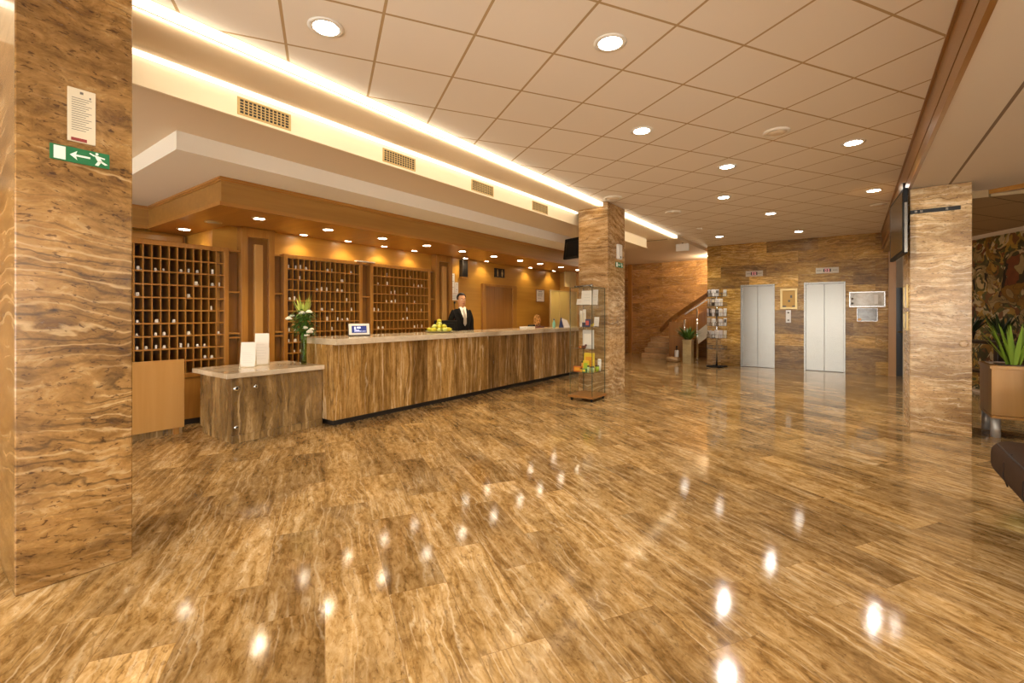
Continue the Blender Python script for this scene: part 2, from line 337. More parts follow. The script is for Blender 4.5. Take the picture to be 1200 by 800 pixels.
sbox('wall_stairs', 'stair_stone', (16.6, 2.2, 0, 16.8, 8.3, 3.4))
sbox('trim_5', 'wood_z', (16.5, 6.66, 0, 16.6, 6.80, 3.31))
sbox('wall_stair_side', 'stair_stone', (14.3, 2.2, 0, 16.6, 2.3, 3.4))
sbox('wall_reception', 'wood_wall', (2.65, 7.12, 0, 12.2, 7.3, 2.93))
sbox('wall_recess_side', 'wood_wall', (2.65, 7.3, 0, 2.8, 8.2, 2.62))
sbox('wall_recess_back', 'wood_wall', (-1.0, 8.1, 0, 2.65, 8.25, 2.93))
sbox('wall_end', 'wood_wall', (12.05, 5.5, 0, 12.2, 7.12, 2.93))
sbox('wall_left', 'plaster', (-4.2, 8.3, 0, 17.2, 8.5, 3.3))
sbox('wall_far', 'plaster', (17.0, -7, 0, 17.2, 8.3, 3.3))
sbox('wall_right', 'plaster', (7.5, -7.2, 0, 17.2, -7, 3.2))
# window wall behind the camera: daylight
bm = newbm(); WY = [(-6.6, -4.1), (-3.8, -1.3), (-1.0, 1.5), (1.8, 4.3), (4.6, 7.1)]
bx(bm, -4.4, -7, 0, -4.2, 8.3, .35); bx(bm, -4.4, -7, 2.75, -4.2, 8.3, 3.4)
e = [-7] + [v for p in WY for v in p] + [8.3]
for a, b in zip(e[::2], e[1::2]): bx(bm, -4.4, a, .35, -4.2, b, 2.75)
struct('wall_windows', bm, 'plaster_w')
for i, (a, b) in enumerate(WY):
    bm = newbm(); bx(bm, -4.34, a, .35, -4.30, b, 2.75); p = struct('window_%d' % (i + 1), bm, 'window')
    bm = newbm()
    for yy in (a + .03, (a + b) / 2, b - .03): bx(bm, -4.30, yy - .03, .35, -4.22, yy + .03, 2.75)
    for zz in (.38, 2.1, 2.72): bx(bm, -4.30, a, zz - .03, -4.225, b, zz + .03)
    obj('window_frame', bm, 'white', p)
# unseen lounge windows, added to light the room from the right
bm = newbm(); bx(bm, -4.2, -7.2, 0, 7.5, -7, .35); bx(bm, -4.2, -7.2, 2.75, 7.5, -7, 3.2)
WX = [(-3.9, -1.4), (-1.1, 1.4)]
e = [-4.2] + [v for p in WX for v in p] + [7.5]
for a, b in zip(e[::2], e[1::2]): bx(bm, a, -7.2, .35, b, -7, 2.75)
struct('wall_added_windows', bm, 'plaster_w')
for i, (a, b) in enumerate(WX):
    bm = newbm(); bx(bm, a, -7.14, .35, b, -7.10, 2.75); p = struct('window_%d' % (i + 6), bm, 'window')
    bm = newbm()
    for xx in (a + .03, (a + b) / 2, b - .03): bx(bm, xx - .03, -7.10, .35, xx + .03, -7.02, 2.75)
    for zz in (.38, 2.1, 2.72): bx(bm, a, -7.10, zz - .03, b, -7.025, zz + .03)
    obj('window_frame', bm, 'white', p)
for x in (-2.5, 0.5, 3.5):                             # unseen uplighters added to brighten the right ceiling
    t = thing('added_uplighter', 'added brass uplighter brightening the ceiling from the lounge wall, outside the frame', 'lamp', (x, -6.9, 1.9), 'added lounge uplighters')
    bm = newbm(); lathe(bm, [(.02, 1.80), (.11, 1.95), (.115, 1.96), (.1, 1.95), (.03, 1.84)], (x, -6.85), 20); bx(bm, x - .03, -6.999, 1.8, x + .03, -6.84, 1.84); obj('bowl', bm, 'gold', t)
    lamp('glow', 'SPOT', (x, -6.85, 1.97), 230, (1, .95, .88), t, .08, 2.6, .5, (PI, 0, 0))
# columns
def column(name, mat, b):
    bm = newbm(); bx(bm, *b, bev=.006, seg=1); return struct(name, bm, mat)
column('column_left', 'column', (.38, 3.45, 0, .86, 4.02, 3.39))
column('column_middle', 'column_mid', (7.36, 3.40, 0, 8.1, 3.965, 3.39))
column('column_right', 'column_pale', (7.55, -1.12, 0, 8.42, -.5645, 3.005))
# lounge header trim and back wall for the mural
bm = newbm(); poly3(bm, [(8.35, -1.12, 2.955), (5.6, -5.63, 2.955), (5.6, -5.63, 3.009), (8.35, -1.12, 3.009)], (.07, -.043, 0)); struct('trim_6', bm, 'wood_y')
mdir = Vector((.92, .472, 0)).normalized(); mn = Vector((mdir.y, -mdir.x, 0)); m0 = Vector((11.25, -2.285, 0))
bm = newbm(); a = m0 + mdir * 3.0; b = m0 - mdir * 7
prism(bm, [(a.x, a.y), (b.x, b.y), (b.x + mn.x * .2, b.y + mn.y * .2), (a.x + mn.x * .2, a.y + mn.y * .2)], 0, 2.92); struct('wall_lounge', bm, 'plaster')

# ================================================================ WOODEN CANOPY over the counter
can = thing('wooden_canopy', 'long honey wood canopy with recessed lamps hung over the reception counter', 'canopy', (2.12, 5.45, 2.62))
bm = newbm()
bx(bm, 2.12, 5.46, 2.66, 12.05, 5.50, 2.93); bx(bm, 2.12, 5.50, 2.66, 2.16, 7.80, 2.93); bx(bm, .6, 7.80, 2.66, 2.16, 7.84, 2.93)
obj('fascia_board', bm, 'wood_can', can)
bm = newbm()
for o_, z0, z1 in ((.02, 2.905, 2.93), (.01, 2.885, 2.905)):
    bx(bm, 2.12 - o_, 5.46 - o_, z0, 12.05, 5.47, z1); bx(bm, 2.12 - o_, 5.46, z0, 2.13, 7.80 - o_, z1); bx(bm, .6, 7.8 - o_, z0, 2.13, 7.81, z1)
obj('top_moulding', bm, 'wood_x', can)
bm = newbm()
bx(bm, 2.10, 5.44, 2.62, 12.05, 5.50, 2.661); bx(bm, 2.10, 5.5, 2.62, 2.16, 7.8, 2.661); bx(bm, .6, 7.78, 2.62, 2.16, 7.84, 2.661)
obj('bottom_moulding', bm, 'wood_x', can)
bm = newbm(); bx(bm, 2.16, 5.50, 2.621, 12.05, 6.52, 2.66); bx(bm, 2.16, 6.52, 2.621, 2.65, 7.8, 2.66); bx(bm, 2.16, 7.8, 2.621, 2.65, 8.1, 2.66); bx(bm, 2.65, 6.50, 2.66, 12.05, 6.52, 2.71)
obj('outer_soffit', bm, 'wood_under', can)
bm = newbm(); bx(bm, 2.65, 6.52, 2.70, 12.05, 7.12, 2.74); obj('inner_soffit', bm, 'wood_under', can)
bm = newbm(); bx(bm, .6, 7.95, 2.46, 2.60, 8.1, 2.6205, bev=.05, seg=4); o = struct('trim_7', bm, 'wood_x')

# recessed lamps
def downlight(name, label, group, x, y, z, r, mat='lamp', power=0, color=WARM, spot=2.4, ring='white'):
    t = thing(name, label, 'lamp', (x, y, z), group)
    bm = newbm(); tb = bmesh.new()
    lathe(bm, [(r * 1.42, z - .001), (r * 1.42, z - .004), (r * 1.02, z - .008), (r, z - .004), (r, z - .0005)], (x, y), 28); obj('trim_ring', bm, ring, t)
    bm = newbm(); lathe(bm, [(r * .99, z - .002), (r * .99, z - .0075), (r * .5, z - .0085)], (x, y), 24); obj('lens', bm, mat, t)
    if power: lamp('glow', 'SPOT', (x, y, z - .04), power, color, t, .05, spot, .55)
    return t
CL = [(1.765, 2.882, 'beside the bright cove near the left column'), (3.081, 1.404, 'largest one at the top centre'), (4.756, 1.807, 'on the tile ceiling before the middle column'),
      (6.582, 1.341, 'beyond the round ceiling speaker'), (8.277, 1.738, 'right of the unlit pale disc by the middle column'), (10.151, 1.288, 'above the left lift doors'),
      (12.398, 2.703, 'nearest the staircase'), (12.744, 1.034, 'close to the lift wall'), (6.52, 0.0, 'near the wooden beam, nearer of two'), (9.23, -.259, 'near the wooden beam, by the television')]
for x, y, d in CL:
    downlight('ceiling_downlight', 'lit round downlight in tiled ceiling, ' + d, 'lit downlights in the tiled ceiling', x, y, 3.4, .083, 'lamp', P_DOWN)
for x, y in ((-1.2, 2.0), (-.5, .4), (1.2, .9)):     # unseen downlights added over the camera for more light
    downlight('ceiling_downlight', 'lit round downlight added to tiled ceiling for more light, out of the frame over the camera', 'lit downlights in the tiled ceiling', x, y, 3.4, .083, 'lamp', P_DOWN)
def disc(name, label, cat, x, y, z, r, mat='plaster_w', grille=False):
    t = thing(name, label, cat, (x, y, z))
    bm = newbm(); lathe(bm, [(r, z - .0005), (r, z - .012), (r * .9, z - .022), (r * .74, z - .022), (r * .72, z - .014)], (x, y), 32); obj('rim', bm, mat, t)
    bm = newbm(); lathe(bm, [(r * .72, z - .01), (r * .72, z - .018), (r * .3, z - .03)], (x, y), 28); obj('cover', bm, 'plaster', t)
disc('ceiling_speaker', 'pale round speaker disc in middle of tiled ceiling', 'speaker', 5.635, .659, 3.4, .13)
disc('ceiling_speaker', 'white round speaker disc in ceiling touching the middle column top', 'speaker', 7.2, 3.235, 3.4, .15)
disc('ceiling_speaker', 'unlit pale ceiling disc right of middle column', 'speaker', 8.916, 2.767, 3.4, .15)
disc('smoke_detector', 'small white disc on tiled ceiling far towards the stairs', 'smoke detector', 10.971, 2.809, 3.4, .07)
disc('ceiling_speaker', 'unlit pale disc on ceiling between television and lift wall', 'speaker', 10.49, -.36, 3.4, .12)
OX = [2.686, 3.602, 4.515, 5.437, 6.324, 7.256, 8.169, 8.966, 9.9, 10.8]
for i, x in enumerate(OX):
    downlight('canopy_lamp', 'small lit lamp under the wooden canopy, outer row, %s from left end' % ORD[i], 'lamps in the canopy outer row', x, 5.83, 2.62, .062, 'lamp_c', P_CANOPY, WARMER, 2.2, 'gold')
IX = [3.87, 4.66, 5.42, 6.14, 7.63, 8.37, 10.2, 11.4]
for i, x in enumerate(IX):
    t = downlight('canopy_lamp', 'small lit lamp in the canopy inner row against the wall, %s from left' % ORD[i], 'lamps in the canopy inner row', x, 6.93, 2.70, .055, 'lamp_c', P_SCALLOP, WARMER, 2.3, 'gold')
downlight('canopy_lamp', 'small lit lamp over the leftmost pigeonhole rack', None, 2.413, 7.40, 2.62, .065, 'lamp_c', P_SCALLOP, WARMER, 2.4, 'gold')
downlight('canopy_lamp', 'unlit lamp disc at the canopy corner over the leftmost rack', None, 2.45, 6.55, 2.62, .07, 'lamp_off', 0, WARMER, 2, 'gold')
downlight('ceiling_downlight', 'lit downlight in the lower ceiling beside the staircase', None, 13.1, 3.75, 3.315, .085, 'lamp', 40)
# cove light strips
box('light_strip', 'cove', (-4.1, 3.482, 3.318, 7.35, 3.4995, 3.385), base=(1.6, 3.49, 3.315)); tag(bpy.data.objects['light_strip'], 'long glowing cove light strip along ceiling edge left of middle column', 'light strip')
o = box('light_strip', 'cove', (8.11, 3.482, 3.318, 11.55, 3.4995, 3.385), base=(9.8, 3.49, 3.315)); tag(o, 'short glowing cove light strip along ceiling edge right of middle column', 'light strip')
o = box('light_strip', 'cove2', (-4.1, 4.05, 3.288, 7.5, 4.0945, 3.3145), base=(3.5, 4.1, 3.285)); tag(o, 'thin glowing strip along the top of the vent fascia', 'light strip')
lamp('cove_glow', 'AREA', (1.6, 3.506, 3.30), P_COVEL, (1, .84, .6), None); l = bpy.data.objects['cove_glow']; l.data.shape = 'RECTANGLE'; l.data.size = 11.4; l.data.size_y = .025; l.rotation_euler = (PI / 2, 0, 0)
l = lamp('cove_glow', 'AREA', (9.8, 3.506, 3.30), P_COVEL * .3, (1, .84, .6), None); l.data.shape = 'RECTANGLE'; l.data.size = 3.4; l.data.size_y = .025; l.rotation_euler = (PI / 2, 0, 0)
# vents
for i, (x0, x1) in enumerate(((1.729, 2.14), (3.194, 3.617), (4.636, 5.062), (6.085, 6.503))):
    t = thing('air_vent', 'beige grille vent in cream ceiling fascia, %s from the left' % ORD[i], 'vent', ((x0 + x1) / 2, 4.095, 3.13), 'grille vents in the ceiling fascia')
    z0, z1 = 3.122, 3.238
    bm = newbm(); bx(bm, x0, 4.0945, z0, x1, 4.0965, z1); obj('backing', bm, 'black_m', t)
    bm = newbm()
    for b in ((x0 - .02, z0 - .016, x1 + .02, z0), (x0 - .02, z1, x1 + .02, z1 + .016), (x0 - .02, z0, x0, z1), (x1, z0, x1 + .02, z1)): bx(bm, b[0], 4.086, b[1], b[2], 4.0955, b[3], .002)
    obj('frame', bm, 'shutter', t)
    bm = newbm()
    for k in range(1, 12): xx = x0 + (x1 - x0) * k / 12; bx(bm, xx - .0045, 4.089, z0, xx + .0045, 4.0945, z1)
    for k in range(1, 5): zz = z0 + (z1 - z0) * k / 5; bx(bm, x0, 4.087, zz - .003, x1, 4.094, zz + .003)
    obj('grille', bm, 'shutter', t)

# ================================================================ RECEPTION BACK WALL
def rack(label, x0, x1, ncol, nrow, z0, z1, fr=.06, yf=7.0, yb=7.119):
    yf -= .18
    yf = 7.0; yb = 7.30 if x1 < 2.9 else 7.1195
    t = thing('pigeonhole_rack', label, 'rack', ((x0 + x1) / 2, yf, z0), 'wooden key racks behind the counter')
    bm = newbm(); bx(bm, x0, yb - .012, z0, x1, yb, z1); obj('back_panel', bm, 'wood_shade', t)
    bm = newbm()
    bx(bm, x0, yf - .02, z0, x0 + fr, yb - .013, z1, .004); bx(bm, x1 - fr, yf - .02, z0, x1, yb - .013, z1, .004)
    bx(bm, x0 + .003, yf - .018, z1 - fr, x1 - .003, yb - .014, z1 - .002, .004); bx(bm, x0 + .003, yf - .018, z0 + .002, x1 - .003, yb - .014, z0 + fr, .004)
    obj('frame', bm, 'wood_z', t)
    xs = [x0 + fr + (x1 - x0 - 2 * fr) * i / ncol for i in range(ncol + 1)]; zs = [z1 - fr - (z1 - z0 - 2 * fr) * i / nrow for i in range(nrow + 1)]
    for x in xs[1:-1]: bm = newbm(); bx(bm, x - .006, yf, z0 + fr, x + .006, yb - .013, z1 - fr); obj('divider', bm, 'wood_z', t)
    for z in zs[1:-1]: bm = newbm(); bx(bm, x0 + fr, yf - .006, z - .009, x1 - fr, yb - .014, z + .009); obj('shelf', bm, 'wood_x', t)
    return xs, zs, yf
RK = []
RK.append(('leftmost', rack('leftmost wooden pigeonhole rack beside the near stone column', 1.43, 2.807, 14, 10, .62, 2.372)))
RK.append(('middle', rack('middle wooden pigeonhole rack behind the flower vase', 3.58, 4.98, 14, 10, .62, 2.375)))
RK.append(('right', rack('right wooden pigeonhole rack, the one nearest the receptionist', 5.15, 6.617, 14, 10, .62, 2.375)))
def niche(label, x0, x1, z0=.62, z1=2.35):
    t = thing('shelf_niche', label, 'shelf', ((x0 + x1) / 2, 7.05, z0))
    bm = newbm(); bx(bm, x0, 7.10, z0, x1, 7.1195, z1); obj('back_panel', bm, 'wood_groove', t)
    for z in (z0 + .012, z0 + .5, 1.18, 1.76, z1 - .012): bm = newbm(); bx(bm, x0, 7.0, z - .012, x1, 7.10, z + .012, .002); obj('shelf', bm, 'wood_x', t)
niche('narrow open shelf niche left of the wide near pilaster', 2.812, 2.96); niche('narrow open shelf niche between near pilaster and middle rack', 3.445, 3.575)
niche('narrow open shelf niche between the middle and right racks', 4.985, 5.145); niche('narrow open shelf niche left of the far pilaster', 6.622, 6.755)
def pilaster(label, x0, x1):
    t = thing('wood_pilaster', label, 'pilaster', ((x0 + x1) / 2, 7.0, 0)); y = 6.97; w_ = x1 - x0; b_ = w_ * .19
    bm = newbm(); bx(bm, x0 + .01, y + .05, 0, x1 - .01, 7.1195, 2.69); obj('recessed_panel', bm, 'wood_groove', t)
    bm = newbm()
    bx(bm, x0, y, 0, x0 + b_, 7.1195, 2.695, .004); bx(bm, x1 - b_, y, 0, x1, 7.1195, 2.695, .004); bx(bm, x0 + .003, y + .002, 2.56, x1 - .003, 7.118, 2.693, .004); bx(bm, x0 + .003, y + .002, .003, x1 - .003, 7.118, .4, .004)
    obj('frame', bm, 'wood_z', t)
    bm = newbm(); c = (x0 + x1) / 2; bx(bm, c - w_ * .12, y - .012, .4, c + w_ * .12, y + .0495, 2.46, .005); obj('center_strip', bm, 'wood_pale', t)
pilaster('wide wooden pilaster with raised strip between left and middle racks', 2.968, 3.436); pilaster('wooden pilaster with raised strip beside the wall papers', 6.762, 7.244)
t = thing('low_cabinet', 'low wooden cabinet run under the pigeonhole racks', 'cabinet', (4, 7.05, 0))
bm = newbm(); bx(bm, 1.43, 7.0, .08, 2.96, 7.11, .615); bx(bm, 3.445, 7.0, .08, 6.755, 7.11, .615); obj('body', bm, 'wood_z', t)
bm = newbm(); bx(bm, 1.43, 7.03, 0, 2.96, 7.11, .08); bx(bm, 3.445, 7.03, 0, 6.755, 7.11, .08); obj('plinth', bm, 'kick', t)
# keys with white fobs in the compartments
def key_mesh(kind):
    bm = newbm()
    if kind == 0:      # round fob with key lying
        lathe(bm, [(.004, 0), (.014, .002), (.016, .02), (.013, .036), (.004, .04)], (0, 0), 12); tube(bm, [(.012, -.002, .006), (.03, -.012, .005), (.034, .01, .004)], .003, 6, 1); bx(bm, .026, .0, .0, .032, .03, .005, mi=1)
    elif kind == 1:    # hanging flat tag
        bx(bm, -.012, -.003, 0, .012, .003, .055, .002); tube(bm, [(0, 0, .055), (.004, -.004, .068), (-.004, .004, .074)], .002, 6, 1)
    else:              # folded message slip
        bx(bm, -.016, 0, 0, .016, .004, .045, .001); bx(bm, -.02, .006, 0, .006, .012, .03, .001); ball(bm, (.02, -.004, .009), .009, 1, 1)
    me = bpy.data.meshes.new('room_key'); bm.to_mesh(me); bm.free(); me.materials.append(M['paper']); me.materials.append(M['silver'] if kind != 2 else M['gold']); return me
KM = [key_mesh(i) for i in range(3)]
KEYS = {'leftmost': '1:2 3 3 5 6 6 8 9 10 12;2:10 12 13 13;3:1 3 9;4:12;5:3 5 7;6:3 5 6 9 13;7:3 4 5 6 8 9 10 11;8:11 11 12',
        'middle': '0:0 1 2 3 7 8 12;1:2 10;2:5 6 7 9 10;3:0 1 11;4:6 8 12;5:7 9 10 11;6:0 1 8;7:0 1;8:1 2',
        'right': '0:3 9;1:1 3 10 11 12;2:4 5 8;3:3 4 5 10;4:0 1 8 12;5:7 8;6:1 2 10 11 12'}
seen = set()
for side, (xs, zs, yf) in RK:
    for part in KEYS[side].split(';'):
        r, cs = part.split(':'); r = int(r)
        for c in dict.fromkeys(int(v) for v in cs.split()):
            k = R.choice((0, 0, 1, 2)) if side == 'leftmost' else R.choice((0, 1, 1, 2))
            o = bpy.data.objects.new('room_key', KM[k]); col.objects.link(o)
            o.location = ((xs[c] + xs[c + 1]) / 2 + R.uniform(-.012, .012), yf + R.uniform(.02, .04), zs[r + 1] + .0092); s = R.uniform(.85, 1.2); o.scale = (s, s, s); o.rotation_euler.z = R.uniform(-.5, .5)
            tag(o, 'small white room key tag in %s rack, %s row down, %s compartment from left' % (side, ORD[r], ORD[c]), 'key', 'room keys in the %s pigeonhole rack' % side)
t = thing('paper_strip', 'thin white paper strip lying on top edge between middle and right racks', 'paper', (5.03, 7.0, 2.377)); bm = newbm(); bx(bm, 4.86, 6.965, 2.376, 5.24, 7.05, 2.392, .002); obj('sheet', bm, 'paper', t)
# door in the back wall
d = sbox('door_4', 'wood_door', (8.50, 7.085, 0, 9.56, 7.119, 2.12))
bm = newbm()
for x in (8.85, 9.2): bx(bm, x - .002, 7.082, .0, x + .002, 7.086, 2.12)
obj('groove', bm, 'wood_groove', d)
bm = newbm(); bx(bm, 8.37, 7.06, 0, 8.50, 7.119, 2.18, .004); bx(bm, 9.56, 7.06, 0, 9.75, 7.119, 2.18, .004); bx(bm, 8.373, 7.062, 2.12, 9.747, 7.118, 2.178, .004); obj('door_frame', bm, 'wood_z', d)
bm = newbm(); lathe(bm, [(.03, 0), (.03, .01), (.012, .014), (.012, .05), (.025, .055), (.025, .07)], (0, 0), 16, mat=Matrix.Translation((8.66, 7.085, 1.06)) @ Matrix.Rotation(PI / 2, 4, 'X')); obj('door_knob', bm, 'steel_dark', d)
# things on the back wall
t = thing('restroom_sign', 'dark square sign with two pale figures above back door', 'sign', (9.07, 7.11, 2.37))
bm = newbm(); bx(bm, 8.87, 7.095, 2.365, 9.27, 7.119, 2.59, .004); obj('plate', bm, 'wood_espresso', t)
for x, sk in ((8.98, 0), (9.16, 1)):
    bm = newbm(); ball(bm, (x, 7.094, 2.545), (.018, .004, .018), 2)
    poly3(bm, [(x - .022, 7.094, 2.52), (x + .022, 7.094, 2.52), (x + (.035 if sk else .02), 7.094, 2.45), (x - (.035 if sk else .02), 7.094, 2.45)], (0, -.004, 0))
    bx(bm, x - .016, 7.09, 2.39, x - .004, 7.094, 2.45); bx(bm, x + .004, 7.09, 2.39, x + .016, 7.094, 2.45); obj('figure', bm, 'gold', t)
def frame(name, label, cat, axis, pos, a0, a1, z0, z1, fmat, pmat, bw=.025, dp=.03, sgn=-1, lines=None):
    """flat framed board on a wall: axis 'y' faces -Y at y=pos, 'x' faces -X at x=pos, '+y' faces +Y"""
    c = (a0 + a1) / 2
    def B(bm, u0, v0, u1, v1, d0, d1, bev=0):
        if axis == 'x': bx(bm, pos - d1, u0, v0, pos - d0, u1, v1, bev)
        elif axis == 'y': bx(bm, u0, pos - d1, v0, u1, pos - d0, v1, bev)
        else: bx(bm, u0, pos + d0, v0, u1, pos + d1, v1, bev)
    t = thing(name, label, cat, (pos, c, z0) if axis == 'x' else (c, pos, z0))
    bm = newbm()
    for q in ((a0, z0, a1, z0 + bw), (a0, z1 - bw, a1, z1), (a0, z0 + bw, a0 + bw, z1 - bw), (a1 - bw, z0 + bw, a1, z1 - bw)): B(bm, q[0], q[1], q[2], q[3], .001, dp, .002)
    obj('frame', bm, fmat, t)
    bm = newbm(); B(bm, a0 + bw * .9, z0 + bw * .9, a1 - bw * .9, z1 - bw * .9, .001, dp * .5); obj('picture', bm, pmat, t)
    for nm, mt, qs in lines or []:
        bm = newbm()
        for q in qs: B(bm, a0 + (a1 - a0) * q[0], z0 + (z1 - z0) * q[1], a0 + (a1 - a0) * q[2], z0 + (z1 - z0) * q[3], dp * .5, dp * .5 + .003)
        obj(nm, bm, mt, t)
    return t
frame('framed_notice', 'small framed white notice on wooden wall right of back door', 'picture', 'y', 7.119, 10.72, 11.16, 1.79, 2.15, 'wood_door', 'paper', .02, .02,
      lines=[('text_lines', 'ink', [(.3, .8, .7, .84), (.2, .7, .8, .72), (.2, .62, .8, .64), (.2, .54, .75, .56), (.2, .46, .8, .48), (.2, .3, .6, .32)])])
def paper(name, label, x0, x1, z0, z1, y=7.119, n=6):
    t = thing(name, label, 'paper', ((x0 + x1) / 2, y, z0)); bm = newbm(); bx(bm, x0, y - .006, z0, x1, y - .0005, z1); obj('sheet', bm, 'paper', t)
    bm = newbm()
    for k in range(n): z = z1 - (z1 - z0) * (k + 1) / (n + 1); bx(bm, x0 + .03, y - .0075, z - .004, x1 - .03 - .03 * (k % 3), y - .006, z + .004)
    obj('text_lines', bm, 'ink', t)
paper('notice_sheet', 'tall white notice sheet on wall left of receptionist', 7.28, 7.46, 1.91, 2.35, n=9)
paper('notice_sheet', 'shorter white notice sheet beside the tall one', 7.475, 7.58, 1.91, 2.16, n=5)
paper('notice_sheet', 'wide low notice sheet under the two wall notices', 7.28, 7.58, 1.76, 1.90, n=3)
for i, x in enumerate((7.31, 7.45)):
    t = thing('hanging_ribbon', 'dark thin strip hanging below the notices, %s one' % ('left', 'right')[i], 'ribbon', (x, 7.1, 1.4))
    bm = newbm(); tube(bm, [(x, 7.105, 1.70), (x + .005, 7.10, 1.55), (x, 7.10, 1.36)], .008, 8); obj('strap', bm, 'darkbrown', t); bm = newbm(); ball(bm, (x, 7.10, 1.71), (.03, .015, .03), 2); obj('hook', bm, 'black_m', t)
t = thing('wall_speaker', 'dark narrow box under the canopy above the notices', 'speaker', (7.71, 7.06, 2.28))
bm = newbm(); bx(bm, 7.62, 7.02, 2.29, 7.80, 7.119, 2.67, .006); obj('body', bm, 'kick', t)
bm = newbm()
for k in range(9): bx(bm, 7.63, 7.014, 2.33 + k * .037, 7.79, 7.02, 2.345 + k * .037)
obj('grille', bm, 'black_m', t)
bm = newbm(); bx(bm, 7.60, 7.02, 2.26, 7.82, 7.119, 2.288, .003); obj('bracket', bm, 'wood_z', t)
# beige hanging panel and olive glass screen at the far end of the counter
t = thing('folding_screen', 'beige folded panel hanging from the canopy beside middle column', 'panel', (11.2, 6.3, 2.2))
for a, b in ((10.90, 11.17), (11.19, 11.52)):
    bm = newbm(); bx(bm, a, 6.28, 2.2, b, 6.32, 2.62, .004); obj('slat', bm, 'shutter', t)
t = thing('glass_screen', 'olive frosted glass screen behind the far end of counter', 'screen', (10.8, 6.4, 0))
for a, b in ((10.34, 10.78), (10.80, 11.25), (11.27, 11.75)):
    bm = newbm(); bx(bm, a, 6.39, .05, b, 6.41, 2.07); obj('pane', bm, 'frost', t)
bm = newbm()
for x in (10.33, 10.79, 11.26, 11.76): bx(bm, x - .012, 6.38, 0, x + .012, 6.42, 2.09, .002)
bx(bm, 10.33, 6.38, 2.07, 11.76, 6.42, 2.09); bx(bm, 10.33, 6.38, 0, 11.76, 6.42, .05); obj('frame', bm, 'gold', t)

# ================================================================ GATE, DESK, COUNTER
t = thing('swing_gate', 'plain pale wood gate panel between near column and low desk', 'gate', (1.7, 6.55, 0))
bm = newbm(); bx(bm, 1.2, 6.53, .085, 2.13, 6.57, .905, .003); obj('panel', bm, 'wood_pale', t)
bm = newbm(); bx(bm, 1.2, 6.6, 0, 2.13, 6.66, .085); obj('threshold', bm, 'desk_stone', t)
bm = newbm(); bx(bm, 1.25, 6.57, .0, 1.31, 6.63, .9, .004); bx(bm, 2.03, 6.57, 0, 2.09, 6.63, .9, .004); obj('post', bm, 'wood_z', t)
t = thing('low_desk', 'low stone clad desk section with cream marble top at counter end', 'desk', (2.9, 6, 0))
bm = newbm(); bx(bm, 2.27, 5.58, .085, 3.36, 6.45, .735, .002); obj('stone_body', bm, 'desk_stone', t)
bm = newbm(); bx(bm, 2.275, 5.565, 0, 3.36, 6.4, .085, .002); obj('plinth', bm, 'desk_stone', t)
bm = newbm(); bx(bm, 2.2, 5.53, .735, 3.369, 6.5, .79, .004); obj('marble_top', bm, 'marble', t)
for x, z, s in ((2.32, .612, 1.), (2.53, .61, .75), (2.32, .175, .8)):
    bm = newbm(); mt = Matrix.Translation((x, 5.58, z)) @ Matrix.Rotation(PI / 2, 4, 'X')
    lathe(bm, [(.032 * s, 0), (.032 * s, .008), (.024 * s, .016), (.012 * s, .016)], (0, 0), 20, mat=mt); k = obj('rosette', bm, 'chrome', t); k['label'] = 'chrome rosette'
    bm = newbm(); lathe(bm, [(.011 * s, .0155), (.011 * s, .021), (.006 * s, .022)], (0, 0), 12, mat=mt); obj('screw', bm, 'black_m', k)
t = thing('reception_counter', 'long reception counter of vertical veined stone with cream marble top', 'counter', (6.8, 5.6, 0))
bm = newbm(); bx(bm, 3.37, 5.35, .085, 10.2, 5.40, 1.055, .002); obj('front_cladding', bm, 'counter_stone', t)
bm = newbm(); bx(bm, 3.372, 5.40, .085, 3.42, 6.05, 1.055, .002); obj('end_cladding', bm, 'counter_stone', t)
bm = newbm(); bx(bm, 3.37, 5.27, 1.055, 10.25, 6.10, 1.134, .006, seg=3); obj('marble_top', bm, 'marble', t)
bm = newbm(); bx(bm, 3.44, 5.44, 0, 10.18, 6.0, .085); obj('toe_kick', bm, 'kick', t)
bm = newbm(); bx(bm, 3.42, 5.98, .085, 10.18, 6.02, 1.055); bx(bm, 10.15, 5.4, .085, 10.2, 6.02, 1.055); obj('staff_side_panel', bm, 'wood_x', t)
# tablet on the counter
t = thing('tablet_display', 'white framed tablet with blue screen standing on the counter', 'tablet', (4.05, 5.75, 1.134))
rt = Matrix.Translation((4.05, 5.75, 1.14)) @ Matrix.Rotation(-.42, 4, 'Z') @ Matrix.Rotation(-.28, 4, 'X')
bm = newbm(); bx(bm, -.155, .0, -.005, .155, .02, .185, .006, mat=rt); obj('case', bm, 'darkbrown', t)
bm = newbm(); bx(bm, -.145, -.004, .012, .145, .0, .178, .002, mat=rt); obj('bezel', bm, 'white', t)
bm = newbm(); bx(bm, -.105, -.006, .04, .105, -.004, .145, mat=rt); M['tabscreen'] = plain('tablet_screen', '16224f', .2, es=.25, em=(.05, .1, .5, 1)); s_ = obj('screen', bm, 'tabscreen', t)
bm = newbm(); M['tabtext'] = emit('tablet_text', (.35, .5, 1), .7)
for q in ((-.03, .105, .02, .13), (-.07, .06, .03, .068), (-.07, .075, .0, .083), (-.07, .09, -.045, .13), (.04, .06, .09, .066)): bx(bm, q[0], -.0068, q[1], q[2], -.006, q[3], mat=rt)
obj('screen_image', bm, 'tabtext', s_)
bm = newbm(); bx(bm, -.12, -.02, -.006, .12, .12, .006, .003, mat=Matrix.Translation((4.05, 5.75, 1.141)) @ Matrix.Rotation(-.42, 4, 'Z')); obj('stand', bm, 'darkbrown', t)
